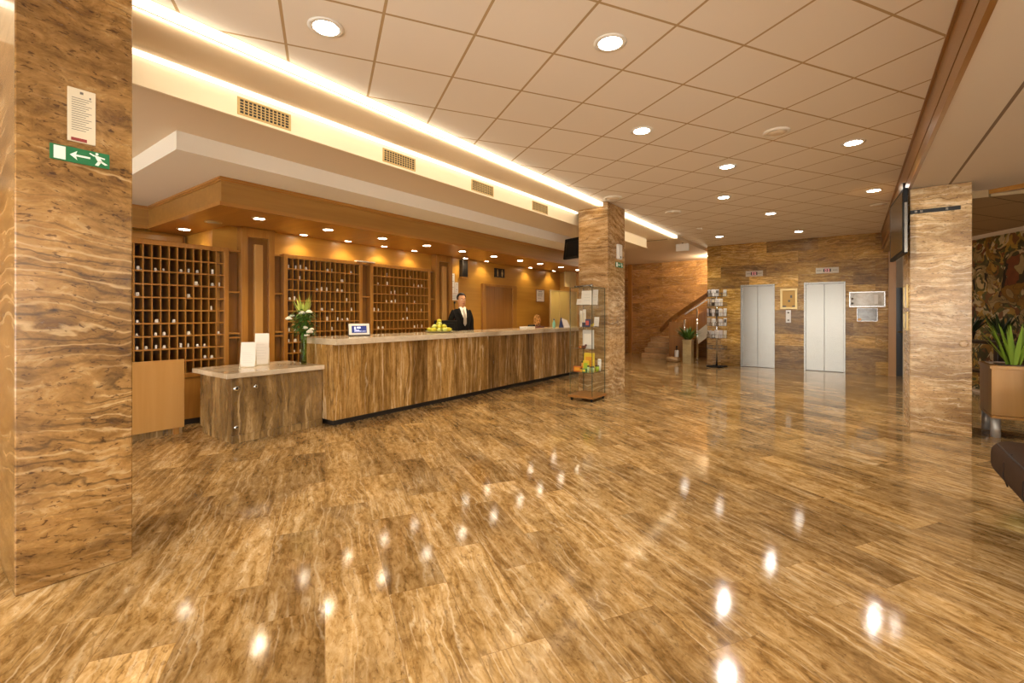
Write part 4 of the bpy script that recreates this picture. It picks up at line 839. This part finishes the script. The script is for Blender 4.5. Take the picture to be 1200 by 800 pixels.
for a in (
    ('greeting_card', 'large white printed card on the top shelf of display case', 'card', 0, .62, 1.60, .2, fcard(.20, .24, 'paper', 'cardgrey')),
    ('greeting_card', 'small white card with brown seal on the display case top shelf', 'card', 0, .28, 1.60, .02, fcard(.11, .10, 'paper', 'tan')),
    ('certificate_sheet', 'white sheet at the right side of the display case top shelf', 'card', 0, .95, 1.60, .55, fcard(.10, .26, 'paper', 'cardgrey')),
    ('souvenir_ball', 'small white ball ornament at left of the display case top shelf', 'ornament', 0, .1, 1.60, .5, fcup(.03, .06, 'white', 'paper')),
    ('candle_box', 'left tall white candle box on display case shelf', 'box', 0, .12, 1.235, .5, fbox(.045, .045, .27, 'paper', 'paper_c')),
    ('candle_box', 'right tall white candle box on display case shelf', 'box', 0, .34, 1.235, .45, fbox(.04, .04, .29, 'paper', 'paper_c')),
    ('perfume_box', 'dark blue small box on the middle shelf of display case', 'box', 0, .60, 1.235, .04, fbox(.06, .05, .07, 'blue', 'darkbrown')),
    ('perfume_box', 'blue and red box on the middle shelf of display case', 'box', 0, .84, 1.235, .02, fbox(.08, .04, .125, 'blue', 'pink')),
    ('certificate_sheet', 'white sheet at the right of the middle display shelf', 'card', 0, 1.0, 1.235, .6, fcard(.09, .16, 'paper', 'cardgrey')),
    ('shell_ornament', 'yellow shell ornament hung high at right in display case', 'ornament', 0, .95, 1.235, .25, fbird('yellow', 'amber', 1.0)),
    ('folder_box', 'big white folder box with teal tab in display case', 'box', 0, .66, .865, .35, fbox(.19, .05, .31, 'cardgrey', 'paper')),
    ('clay_figure', 'maroon clay figure before the white folder box', 'ornament', 0, .55, .865, .05, fbird('maroon', 'darkbrown', 1.35)),
    ('clay_figure', 'small orange figure at left of display shelf', 'ornament', 0, .14, .865, .3, fbird('orange', 'maroon', .8)),
    ('clay_figure', 'second small orange figure beside the maroon one', 'ornament', 0, .34, .865, .15, fbird('amber', 'maroon', .8)),
    ('gift_bag', 'yellow gift bag standing in middle of lower display shelf', 'bag', 0, .66, .475, .45, fbox(.18, .04, .31, 'yellow', 'amber')),
    ('gift_box', 'bright yellow box in front of the yellow gift bag', 'box', 0, .66, .475, .14, fbox(.10, .04, .19, 'yellow', 'lime')),
    ('honey_jar', 'small amber jar at the far left of lower shelf', 'jar', 0, .08, .475, .75, fcup(.035, .16, 'amber')),
    ('orange_box', 'orange box at the left of the lower display shelf', 'box', 0, .13, .475, .12, fbox(.14, .05, .085, 'orange', 'amber')),
    ('amber_jar', 'little amber jar beside the orange box', 'jar', 0, .42, .475, .04, fcup(.03, .06, 'amber')),
    ('soap_box', 'green soap box at front of lower display shelf', 'box', 0, .64, .475, .0, fbox(.07, .04, .06, 'green', 'yellow')),
    ('candle_jar', 'upright green candle at front edge of case', 'candle', 0, .88, .475, .0, fcup(.02, .12, 'palegreen')),
    ('candle_jar', 'pale green candle jar right of front edge', 'candle', 0, 1.0, .475, .2, fcup(.035, .10, 'palegreen')),
    ('candle_jar', 'lime green candle jar at the right of lower shelf', 'candle', 0, 1.0, .475, .72, fcup(.034, .10, 'lime')),
    ('small_cup', 'white cup above the lime candle in display case', 'cup', 0, 1.0, .475, .95, fcup(.03, .2, 'white', 'white')),
): sitem(*a)

# ================================================================ LIFTS
for n, (y0, y1, zt) in enumerate(((1.683, 2.515, 2.255), (.155, 1.027, 2.262))):
    d = bpy.data.objects.new('door_%d' % (n + 1), None); col.objects.link(d); d['kind'] = 'structure'; d.location = (14.1, (y0 + y1) / 2, 0)
    c = (y0 + y1) / 2
    for a, b in ((y0 + .04, c - .003), (c + .003, y1 - .04)):
        bm = newbm(); bx(bm, 14.10, a, .012, 14.13, b, zt - .04, .002); obj('door_panel', bm, 'steel', d)
    bm = newbm(); bx(bm, 14.03, y0, 0, 14.14, y0 + .04, zt, .003); bx(bm, 14.03, y1 - .04, 0, 14.14, y1, zt, .003); bx(bm, 14.03, y0 + .04, zt - .04, 14.14, y1 - .04, zt, .003); obj('door_frame', bm, 'steel', d)
    bm = newbm(); bx(bm, 14.06, y0 + .04, 0, 14.14, y1 - .04, .011); obj('sill', bm, 'steel_dark', d)
    bm = newbm(); bx(bm, 14.135, y0, 0, 14.15, y1, zt); obj('shaft_back', bm, 'kick', d)
for lab, y0, y1, z0, z1 in (('silver floor indicator with red display above left lift', 1.965, 2.383, 2.48, 2.635), ('silver floor indicator with red display above right lift', .29, .769, 2.48, 2.625)):
    t = thing('floor_indicator', lab, 'indicator', (14.05, (y0 + y1) / 2, z0)); c = (y0 + y1) / 2
    bm = newbm(); bx(bm, 14.03, y0, z0, 14.0495, y1, z1, .003); obj('plate', bm, 'plate_beige', t)
    bm = newbm(); bx(bm, 14.027, c - .08, z0 + .035, 14.03, c + .08, z1 - .035); k = obj('display', bm, 'black', t)
    bm = newbm(); zc = (z0 + z1) / 2
    for yy in (c - .045, c + .015):
        for q in ((yy, zc - .03, yy + .006, zc + .03), (yy + .026, zc - .03, yy + .032, zc + .03), (yy, zc + .026, yy + .032, zc + .032), (yy, zc - .032, yy + .032, zc - .026)): bx(bm, 14.0255, q[0], q[1], 14.027, q[2], q[3])
    obj('digits', bm, 'led_red', k)
    bm = newbm()
    for q in range(4): bx(bm, 14.0285, y0 + .03 + q * .025, zc - .012, 14.03, y0 + .045 + q * .025, zc + .012); bx(bm, 14.0285, y1 - .04 - q * .025, zc - .012, 14.03, y1 - .025 - q * .025, zc + .012)
    obj('slots', bm, 'steel_dark', t)
frame('framed_notice', 'tan notice board in pale gold frame between the lifts', 'picture', 'x', 14.05, 1.168, 1.554, 1.583, 2.117, 'gold', 'tan', .05, .03, lines=[('icons', 'ink', [(.3, .55, .42, .68), (.42, .35, .54, .45), (.1, .1, .3, .17), (.65, .1, .88, .17)])])
t = thing('call_button_panel', 'white lift call button panel below the tan notice', 'button panel', (14.05, 1.37, 1.23)); bm = newbm(); bx(bm, 14.032, 1.312, 1.228, 14.0495, 1.427, 1.551, .004); obj('plate', bm, 'white', t)
for z in (1.29, 1.49): bm = newbm(); lathe(bm, [(.022, 0), (.022, .008), (.012, .011)], (0, 0), 16, mat=Matrix.Translation((14.032, 1.37, z)) @ Matrix.Rotation(-PI / 2, 4, 'Y')); obj('button', bm, 'steel_dark', t)
M['photo1'] = stone('poster_print', 'YZ', .4, None, (2, 3, 3), [(.3, '97826a'), (.5, 'd8cdbb'), (.7, 'efe9de')], rough=.15, thin=.2, pits=0)
M['photo2'] = stone('poster_print_grey', 'YZ', .9, None, (2, 2, 2), [(.3, '6d6a66'), (.5, 'a9a6a2'), (.7, 'd6d2cc')], rough=.12, thin=.1, pits=0)
frame('framed_poster', 'wide silver framed poster on stone wall right of right lift', 'picture', 'x', 14.05, -.61, .084, 1.622, 1.996, 'silver', 'photo1', .025, .03, lines=[('captions', 'paper', [(.86, .1, .95, .9), (.2, .2, .3, .8)]), ('marks', 'tan', [(.87, .2, .94, .3), (.87, .5, .94, .6)])])
frame('framed_poster', 'smaller grey metallic plaque under the wide framed poster', 'picture', 'x', 14.05, -.467, -.067, 1.277, 1.596, 'silver', 'photo2', .012, .02, lines=[('emblem', 'peach', [(.78, .05, .95, .22)])])

# ================================================================ STAIRCASE
t = thing('staircase', 'stone staircase with wooden handrail rising behind lift wall', 'staircase', (15, 4.5, 0))
for k in range(4):
    bm = newbm(); x0 = 14.75 + .29 * k; bx(bm, x0, 4.72, .165 * k, 16.6, 5.62 - .0 * k, .165 * (k + 1), .012); obj('step', bm, 'step', t)
for k in range(10):
    bm = newbm(); y1 = 4.72 - .24 * k; bx(bm, 15.55, max(2.31, y1 - .30), .66 + .165 * k - .1, 16.59, y1, .66 + .165 * (k + 1), .01); obj('step', bm, 'step', t)
bm = newbm(); poly3(bm, [(15.50, 4.78, .0), (15.50, 4.78, 1.0), (15.50, 4.66, 1.0), (15.50, 2.35, 2.55), (15.50, 2.35, 1.9), (15.50, 4.4, .45), (15.5, 4.4, 0)], (.05, 0, 0)); obj('stringer', bm, 'wood_z', t)
bm = newbm(); poly3(bm, [(14.9, 4.68, 0), (14.9, 4.68, 1.05), (15.5, 4.68, 1.25), (15.5, 4.68, 0)], (0, .035, 0)); poly3(bm, [(14.78, 4.66, 0), (14.86, 4.66, 0), (15.15, 4.66, 1.28), (15.08, 4.66, 1.28)], (0, .07, 0)); obj('side_panel', bm, 'wood_door', t)
bm = newbm()
pr = [(16.45, 5.55, .86), (16.35, 5.45, .93), (15.75, 5.0, 1.22), (15.62, 4.7, 1.42), (15.55, 4.2, 1.76), (15.5, 3.6, 2.16), (15.5, 2.9, 2.62)]
def rail(bm, pts, w_, h_):
    for a, b in zip(pts, pts[1:]):
        a = Vector(a); b = Vector(b); d_ = (b - a).normalized(); s_ = d_.cross(Vector((0, 0, 1))).normalized() * w_; u_ = s_.cross(d_).normalized() * h_
        tb = bmesh.new(); addfaces(tb, [a - s_ - u_, a + s_ - u_, a + s_ + u_, a - s_ + u_, b - s_ - u_, b + s_ - u_, b + s_ + u_, b - s_ + u_], [(0, 1, 2, 3), (7, 6, 5, 4), (0, 4, 5, 1), (1, 5, 6, 2), (2, 6, 7, 3), (3, 7, 4, 0)]); bmesh.ops.recalc_face_normals(tb, faces=tb.faces[:]); merge(bm, tb)
rail(bm, pr, .04, .065); obj('handrail', bm, 'wood_beam', t)
for x, y, h_ in ((14.36, 4.12, 1.28), (14.56, 3.80, 1.62)):
    bm = newbm(); tube(bm, [(x, y, 0), (x, y, h_)], .032, 14); lathe(bm, [(.055, 0), (.055, .012), (.035, .02)], (x, y)); obj('chrome_post', bm, 'chrome', t)
bm = newbm(); bx(bm, 14.45, 4.16, .12, 14.47, 4.62, 1.20, .003); obj('balustrade_panel', bm, 'wood_door', t)
bm = newbm(); poly3(bm, [(14.5, 3.76, .55), (14.5, 3.40, .85), (14.5, 3.40, 1.25), (14.5, 3.76, .95)], (.02, 0, 0)); obj('white_slat_panel', bm, 'paper_c', t)
bm = newbm(); rail(bm, [(14.5, 4.14, 1.45), (14.5, 3.4, 1.95)], .012, .02); obj('steel_rail', bm, 'chrome', t)
lamp('glow', 'POINT', (15.6, 3.6, 3.2), P_STAIR, (1, .84, .6), downlight('ceiling_downlight', 'lit downlight added out of view over the upper stair flight', None, 15.6, 3.6, 3.315, .1), .09)  # hidden fixture added to carry the stair point light
t = thing('stair_lamp', 'small glowing lamp bracket on the stair wall', 'lamp', (16.6, 3.62, 2.3))
bm = newbm(); bx(bm, 16.55, 3.57, 2.28, 16.5995, 3.67, 2.5, .006); obj('shade', bm, 'lamp_c', t); bm = newbm(); bx(bm, 16.54, 3.56, 2.5, 16.5995, 3.68, 2.52, .003); obj('cap', bm, 'gold', t)
t = thing('ceiling_exit_box', 'white box light on ceiling edge above the staircase', 'lamp', (12.35, 3.55, 3.1))
bm = newbm(); bx(bm, 12.3, 3.43, 3.10, 12.38, 3.75, 3.29, .008); obj('housing', bm, 'white', t); bm = newbm(); tube(bm, [(12.34, 3.59, 3.28), (12.34, 3.59, 3.3145)], .02); obj('mount', bm, 'steel', t)
t = thing('slot_diffuser', 'dark slot vent in low ceiling before the stairs', 'vent', (11.6, 4.0, 3.3)); bm = newbm(); bx(bm, 11.45, 3.72, 3.305, 11.5, 4.5, 3.3149); obj('slot', bm, 'kick', t); bm = newbm(); bx(bm, 11.43, 3.70, 3.309, 11.45, 4.52, 3.3149); bx(bm, 11.5, 3.70, 3.309, 11.52, 4.52, 3.3149); obj('frame', bm, 'shutter', t)
# planter with plant by the stairs, canister and cushion
def plant(bm, c, n, L, wd, spread, droop, e0=.4, e1=1.6, tilt=0):
    for k in range(n):
        a = 2 * PI * k / n * 2.4 + R.uniform(-.3, .3); el = R.uniform(e0, e1); leaf(bm, (c[0] + spread * math.cos(a) * R.random(), c[1] + spread * math.sin(a) * R.random(), c[2]), (math.cos(a), math.sin(a), el), L * R.uniform(.65, 1.05), wd * R.uniform(.8, 1.15), droop, 0, 6)
t = thing('stone_planter', 'tall square stone planter beside the stair posts', 'planter', (14.1, 3.94, 0)); bm = newbm(); bx(bm, 13.96, 3.81, 0, 14.22, 4.06, .68, .006); obj('body', bm, 'pot', t); bm = newbm(); bx(bm, 13.95, 3.80, .66, 14.23, 4.07, .70, .004); obj('rim', bm, 'pot', t)
t = thing('potted_plant', 'dark green bushy plant in tall stone planter by stairs', 'plant', (14.09, 3.94, .70)); bm = newbm(); plant(bm, (14.09, 3.935, .69), 60, .50, .04, .08, .45, .5, 3.0); obj('leaves', bm, 'leaf_d', t); bm = newbm(); lathe(bm, [(.1, .685), (.1, .703), (.04, .708)], (14.09, 3.935)); obj('soil', bm, 'darkbrown', t)
t = thing('floor_cushion', 'low pale rounded stone block at foot of stairs', 'stone block', (14.25, 4.45, 0)); bm = newbm(); bx(bm, 14.12, 4.24, .0, 14.42, 4.62, .15, .06, seg=4); obj('block', bm, 'column_pale', t)
t = thing('white_canister', 'small white canister with dark spout at stair foot', 'canister', (14.25, 4.32, .15)); bm = newbm(); lathe(bm, [(.055, .1505), (.06, .16), (.06, .34), (.045, .36)], (14.25, 4.32)); obj('body', bm, 'white', t); bm = newbm(); lathe(bm, [(.02, .36), (.016, .43), (.03, .44), (.03, .47), (.01, .49)], (14.25, 4.32)); obj('spout', bm, 'black_m', t)

# ================================================================ BROCHURE CAROUSEL
CX, CY = 13.45, 3.0
t = thing('brochure_carousel', 'tall rotating brochure stand on black base before lift wall', 'brochure stand', (CX, CY, 0))
bm = newbm(); tube(bm, [(CX, CY, .05), (CX, CY, 2.02)], .022, 14); obj('pole', bm, 'chrome', t)
bm = newbm()
for a in range(4): q = a * PI / 2 + .5; bx(bm, 0, -.035, 0.012, .27, .035, .05, .006, mat=Matrix.Translation((CX, CY, 0)) @ Matrix.Rotation(q, 4, 'Z'))
bx(bm, CX - .17, CY - .17, .004, CX + .17, CY + .17, .03, .006); obj('base', bm, 'black', t)
TZ = [1.93, 1.67, 1.39, 1.13, .80]; TW = .20
for z in TZ + [.50]:
    bm = newbm()
    for a in range(4):
        mt = Matrix.Translation((CX, CY, z)) @ Matrix.Rotation(a * PI / 2 + .55, 4, 'Z')
        for zz in (0, .09): bx(bm, .14, -TW, zz, .146, TW, zz + .006, mat=mt); bx(bm, .19, -TW, zz, .196, TW, zz + .006, mat=mt)
        for k in range(6): bx(bm, .13, -TW + k * TW * .4 - .003, 0, .196, -TW + k * TW * .4 + .003, .005, mat=mt); bx(bm, .19, -TW + k * TW * .4 - .003, 0, .196, -TW + k * TW * .4 + .003, .09, mat=mt)
        bx(bm, 0, -.004, .0, .14, .004, .006, mat=mt)
    obj('wire_tier', bm, 'steel', t)
COLS_ = ['paper', 'paper', 'lilac', 'cardgrey', 'paper_c', 'paper', 'paper', 'darkbrown']
SIDE = ['facing the lobby', 'on the right hand side', 'on the rear side', 'on the left hand side']
for i, z in enumerate(TZ):
    for a in range(4):
        if a == 1: continue                                    # that face points at the wall
        for k in range(4 if i != 1 else 3):
            if (a, k, i) in ((0, 2, 0), (3, 1, 1), (0, 3, 1), (3, 0, 2), (0, 1, 3), (3, 2, 3), (0, 0, 4), (3, 3, 4), (2, 1, 2), (2, 0, 0)): continue
            mt = Matrix.Translation((CX, CY, z + .0065)) @ Matrix.Rotation(a * PI / 2 + .55 + PI, 4, 'Z') @ Matrix.Translation((.165, -TW + .05 + k * .1, 0)) @ Matrix.Rotation(R.uniform(.05, .15), 4, 'Y') @ Matrix.Rotation(R.uniform(-.04, .04), 4, 'X')
            c_ = R.choice(COLS_); h_ = R.uniform(.17, .215); x_, y_, z_ = mt.translation
            bm = newbm(); bx(bm, -.006, -.042, 0, .006, .042, h_, .001, mat=mt); b = obj('brochure', bm, c_, None, (x_, y_, z_))
            tag(b, '%s brochure in the %s tier down of carousel, %s, %s pocket' % ({'paper': 'white', 'lilac': 'pale', 'cardgrey': 'light grey', 'paper_c': 'cream', 'darkbrown': 'dark brown', 'peach': 'peach', 'maroon': 'maroon'}[c_], ORD[i], ['facing lobby', 'on right', 'on right', 'on left'][a], ORD[k]), 'brochure', 'brochures on the carousel')
            bm = newbm(); bx(bm, .006, -.034, h_ * .45, .0072, .034, h_ * .85, mat=mt); obj('cover_print', bm, R.choice(['ink', 'paper_c', 'cardgrey', 'cardgrey', 'lilac']), b)

# ================================================================ RIGHT SIDE
t = thing('wall_television', 'flat television in black frame mounted on beam side of right column', 'television', (8, -.5, 2.2))
mt = Matrix.Translation((8.0, -.475, 2.6)) @ Matrix.Rotation(.055, 4, 'Z')
bm = newbm(); bx(bm, -.6, -.03, -.40, .6, .018, .40, .008, mat=mt); obj('housing', bm, 'black', t)
bm = newbm(); bx(bm, -.55, .018, -.36, .50, .022, .36, mat=mt); obj('screen', bm, 'screen', t)
bm = newbm(); bx(bm, -.604, -.024, -.39, -.599, .006, .22, .001, mat=mt); obj('side_trim', bm, 'steel', t)
bm = newbm(); bx(bm, 7.85, -.563, 2.5, 8.15, -.51, 2.7); tube(bm, [(7.42, -.50, 2.99), (7.42, -.50, 3.06)], .012); obj('bracket', bm, 'black_m', t)
t = thing('wall_bracket', 'black metal bracket bar across the top of right column', 'bracket', (7.55, -.8, 2.7)); bm = newbm(); bx(bm, 7.525, -1.02, 2.69, 7.5495, -.566, 2.735, .004); obj('bar', bm, 'black_m', t)
bm = newbm()
for y in (-.62, -.67, -.9): bx(bm, 7.522, y - .012, 2.70, 7.5255, y + .012, 2.725)
obj('clip', bm, 'steel', t)
frame('framed_photo', 'upper framed picture on the side of right column', 'picture', '+y', -.5645, 7.75, 8.2, 1.53, 1.83, 'gold', 'photo1', .02, .02)
frame('framed_photo', 'lower framed picture on the side of right column', 'picture', '+y', -.5645, 7.75, 8.2, 1.24, 1.48, 'gold', 'photo2', .02, .02)
t = thing('wall_disc', 'round pale disc on the face of right column', 'disc', (7.55, -1.04, 1.25)); bm = newbm(); lathe(bm, [(.042, 0), (.042, .006), (.03, .009)], (0, 0), 24, mat=Matrix.Translation((7.5495, -1.05, 1.10)) @ Matrix.Rotation(-PI / 2, 4, 'Y')); obj('cover', bm, 'column_pale', t)
# planter cabinet
t = thing('planter_cabinet', 'pale wooden planter cabinet on chrome legs right of column', 'cabinet', (7.9, -1.5, 0))
cm = Matrix.Translation((7.68, -1.30, 0)) @ Matrix.Rotation(.0, 4, 'Z')
def cb(name, mat, *bs, bev=.004):
    bm = newbm()
    for b in bs: bx(bm, *b, bev=bev, mat=cm)
    return obj(name, bm, mat, t)
cb('body', 'wood_pale', (.0, -.30, .27, .62, .0, .81)); cb('rim', 'wood_pale', (-.015, -.32, .81, .64, .015, .85)); cb('shelf', 'wood_pale', (-.02, -.46, .235, .64, .0, .265))
for x in (.1, .56):
    for y in (-.05, -.42):
        bm = newbm(); lathe(bm, [(.045, .0), (.045, .235)], (7.68 + x, -1.30 + y), 18) if y > -.1 else bx(bm, 7.68 + x - .02, -1.30 + y - .02, 0, 7.68 + x + .02, -1.30 + y + .02, .235); k = obj('leg', bm, 'satin_chrome' if y > -.1 else 'wood_pale', t)
        if y > -.1: k['label'] = 'chrome round leg'
t = thing('magazine', 'pale magazine lying on the planter cabinet rim', 'magazine', (8.05, -1.38, .85)); bm = newbm(); bx(bm, 7.98, -1.52, .8505, 8.2, -1.33, .858); obj('pages', bm, 'paper', t); bm = newbm(); bx(bm, 7.975, -1.525, .858, 8.205, -1.328, .86); obj('cover', bm, 'lilac', t)
t = thing('potted_plant', 'bright green broad bladed plant in the pale wooden cabinet', 'plant', (7.85, -1.46, .85))
bm = newbm(); plant(bm, (7.80, -1.50, .85), 34, .58, .021, .07, .3, 1.5, 5.0); obj('leaves', bm, 'leaf', t); bm = newbm(); bx(bm, 7.72, -1.60, .8505, 7.95, -1.36, .862, .004); obj('soil', bm, 'darkbrown', t)
# brown sofa end
def soft(bm, b, r, seg=5, mat=None): bx(bm, *b, bev=r, seg=seg, mat=mat)
t = thing('brown_sofa', 'dark brown upholstered sofa end at the right edge', 'sofa', (4.3, -1.6, 0))
sm = Matrix.Translation((5.2, -.86, 0)) @ Matrix.Rotation(.0, 4, 'Z')
bm = newbm(); soft(bm, (-2.0, -1.0, .20, .0, .0, .475), .10, 6, sm); 
o = obj('seat', bm, 'leather', t)
for f in o.data.polygons: f.use_smooth = True
bm = newbm(); soft(bm, (-1.9, -.95, .07, -.22, -.22, .24), .03, 3, sm); obj('base', bm, 'seam', t)
for x, y in ((-.35, -.3), (-1.8, -.3), (-.35, -.85), (-1.8, -.85)): bm = newbm(); lathe(bm, [(.025, 0), (.03, .075)], (5.2 + x, -.86 + y), 12); obj('leg', bm, 'black_m', t)
bm = newbm(); tube(bm, [(5.17, -1.75, .452), (5.17, -.98, .452), (5.09, -.895, .452), (4.6, -.885, .452), (3.4, -.885, .452)], .006, 8)
for x in (4.72, 4.25, 3.78): tube(bm, [(x, -.893, .455), (x, -.861, .39), (x, -.858, .30), (x, -.88, .225)], .005, 8)
tube(bm, [(4.72, -.893, .455), (4.72, -1.2, .476), (4.72, -1.78, .476)], .005, 8); obj('piping', bm, 'seam', t)
bm = newbm(); soft(bm, (-2.0, -1.22, .24, .0, -.95, .86), .09, 6, sm); o = obj('backrest', bm, 'leather', t)
for f in o.data.polygons: f.use_smooth = True
# armchair behind
t = thing('brown_armchair', 'dark brown armchair beyond planter cabinet at right edge', 'armchair', (7.0, -2.0, 0))
bm = newbm(); soft(bm, (6.85, -2.35, .18, 7.55, -1.62, .45), .08); obj('seat', bm, 'leather', t)
bm = newbm(); soft(bm, (6.85, -1.75, .15, 7.55, -1.55, .62), .08); soft(bm, (6.85, -2.45, .15, 7.55, -2.25, .62), .08); obj('armrest', bm, 'leather', t)
bm = newbm(); soft(bm, (7.40, -2.4, .2, 7.62, -1.6, .86), .09); obj('backrest', bm, 'leather', t)
for x, y in ((6.95, -1.66), (7.45, -1.66), (6.95, -2.34), (7.45, -2.34)): bm = newbm(); lathe(bm, [(.02, 0), (.026, .17)], (x, y), 12); obj('leg', bm, 'wood_espresso', t)
# mural
k = NT('mural_paint'); tc = k.n('TexCoord'); n1 = k.n('TexNoise'); n1.inputs['Scale'].default_value = 2.4; n1.inputs['Detail'].default_value = 2; n1.inputs['Distortion'].default_value = 1.2; k.l(tc.outputs['Object'], n1.inputs['Vector'])
va = k.n('VectorMath', _operation='MULTIPLY_ADD'); k.l(n1.outputs['Color'], va.inputs[0]); va.inputs[1].default_value = (.9, .9, .9); k.l(tc.outputs['Object'], va.inputs[2])
vo = k.n('TexVoronoi'); vo.inputs['Scale'].default_value = 4.2; k.l(va.outputs[0], vo.inputs['Vector'])
sp = k.n('SeparateColor'); k.l(vo.outputs['Color'], sp.inputs[0])
c1 = k.ramp(sp.outputs[0], [(0, '4a4522'), (.14, 'a57d2c'), (.3, '6a3a20'), (.38, 'c2aa7c'), (.5, '5a5526'), (.6, 'b48c3c'), (.72, 'cbb78c'), (.84, '94542e'), (.91, '2a2214')], 'CONSTANT'); c1 = k.mix(1., c1, (.62, .56, .42, 1), 'MULTIPLY')
ve = k.n('TexVoronoi', _feature='DISTANCE_TO_EDGE'); ve.inputs['Scale'].default_value = 4.2; k.l(va.outputs[0], ve.inputs['Vector'])
ed = k.ramp(ve.outputs['Distance'], [(.015, (1, 1, 1, 1)), (.035, (0, 0, 0, 1))]); c1 = k.mix(k.math('MULTIPLY', ed, .7), c1, lin('1a140c'))
vb = k.n('TexVoronoi'); vb.inputs['Scale'].default_value = 9; k.l(va.outputs[0], vb.inputs['Vector']); sb_ = k.n('SeparateColor'); k.l(vb.outputs['Color'], sb_.inputs[0])
c2 = k.ramp(sb_.outputs[1], [(0, '3a3a1c'), (.2, 'b08a3a'), (.4, 'c9b488'), (.55, '7a4a26'), (.7, '565a2a'), (.85, 'd0bd92')], 'CONSTANT'); c1 = k.mix(k.ramp(n1.outputs['Fac'], [(.47, (0, 0, 0, 1)), (.49, (.85, .85, .85, 1))]), c1, c2)
n2 = k.n('TexNoise'); n2.inputs['Scale'].default_value = 9; n2.inputs['Detail'].default_value = 5; k.l(tc.outputs['Object'], n2.inputs['Vector'])
c1 = k.mix(.45, c1, k.ramp(n2.outputs['Fac'], [(.3, (.35, .33, .25, 1)), (.7, (1.15, 1.1, 1, 1))]), 'MULTIPLY'); k.l(c1, k.b.inputs['Base Color']); k.b.inputs['Roughness'].default_value = .6; M['mural'] = k.m
bm = newbm(); a = m0 + mdir * 2.2; b = m0 - mdir * 6.5; q = mn * -.03
prism(bm, [(a.x + q.x, a.y + q.y), (b.x + q.x, b.y + q.y), (b.x - mn.x * .001, b.y - mn.y * .001), (a.x - mn.x * .001, a.y - mn.y * .001)], .06, 2.84)
o = obj('wall_mural', bm, 'mural', None, (10.5, -2.7, .06)); tag(o, 'dark multicoloured abstract mural covering the lounge wall behind column', 'mural')
# dark sideboard and plants before the mural
t = thing('dark_sideboard', 'dark espresso console table with plants below the mural', 'console table', (10.9, -2.0, 0))
sbm = Matrix.Translation((10.92, -1.90, 0)) @ Matrix.Rotation(math.atan2(.472, .92), 4, 'Z')
bm = newbm(); bx(bm, -1.2, -.14, .95, .9, .14, 1.0, .005, mat=sbm); obj('top', bm, 'wood_espresso', t)
for x in (-1.12, -.15, .82): bm = newbm(); bx(bm, x - .04, -.12, 0, x + .04, .12, .95, .004, mat=sbm); obj('leg', bm, 'wood_espresso', t)
bm = newbm(); bx(bm, -1.12, -.11, .45, .82, .11, .49, .004, mat=sbm); obj('shelf', bm, 'wood_espresso', t)
for i, (u, L, n) in enumerate(((.55, .5, 34), (-.1, .42, 30), (-.75, .45, 30))):
    p = sbm @ Vector((u, 0, 1.0)); lab = ['dark leafy plant on console nearest the right column', 'dark leafy plant in the middle of console below mural', 'dark leafy plant at the near end of console below mural'][i]
    t = thing('potted_plant', lab, 'plant', p); bm = newbm(); lathe(bm, [(.06, 1.0005), (.09, 1.12), (.095, 1.14), (.08, 1.14), (.07, 1.1)], (p.x, p.y)); obj('pot', bm, 'darkbrown', t)
    bm = newbm(); plant(bm, (p.x, p.y, 1.1), n, L, .026, .06, .35, 1.0, 3.2); obj('leaves', bm, 'leaf_dk', t)
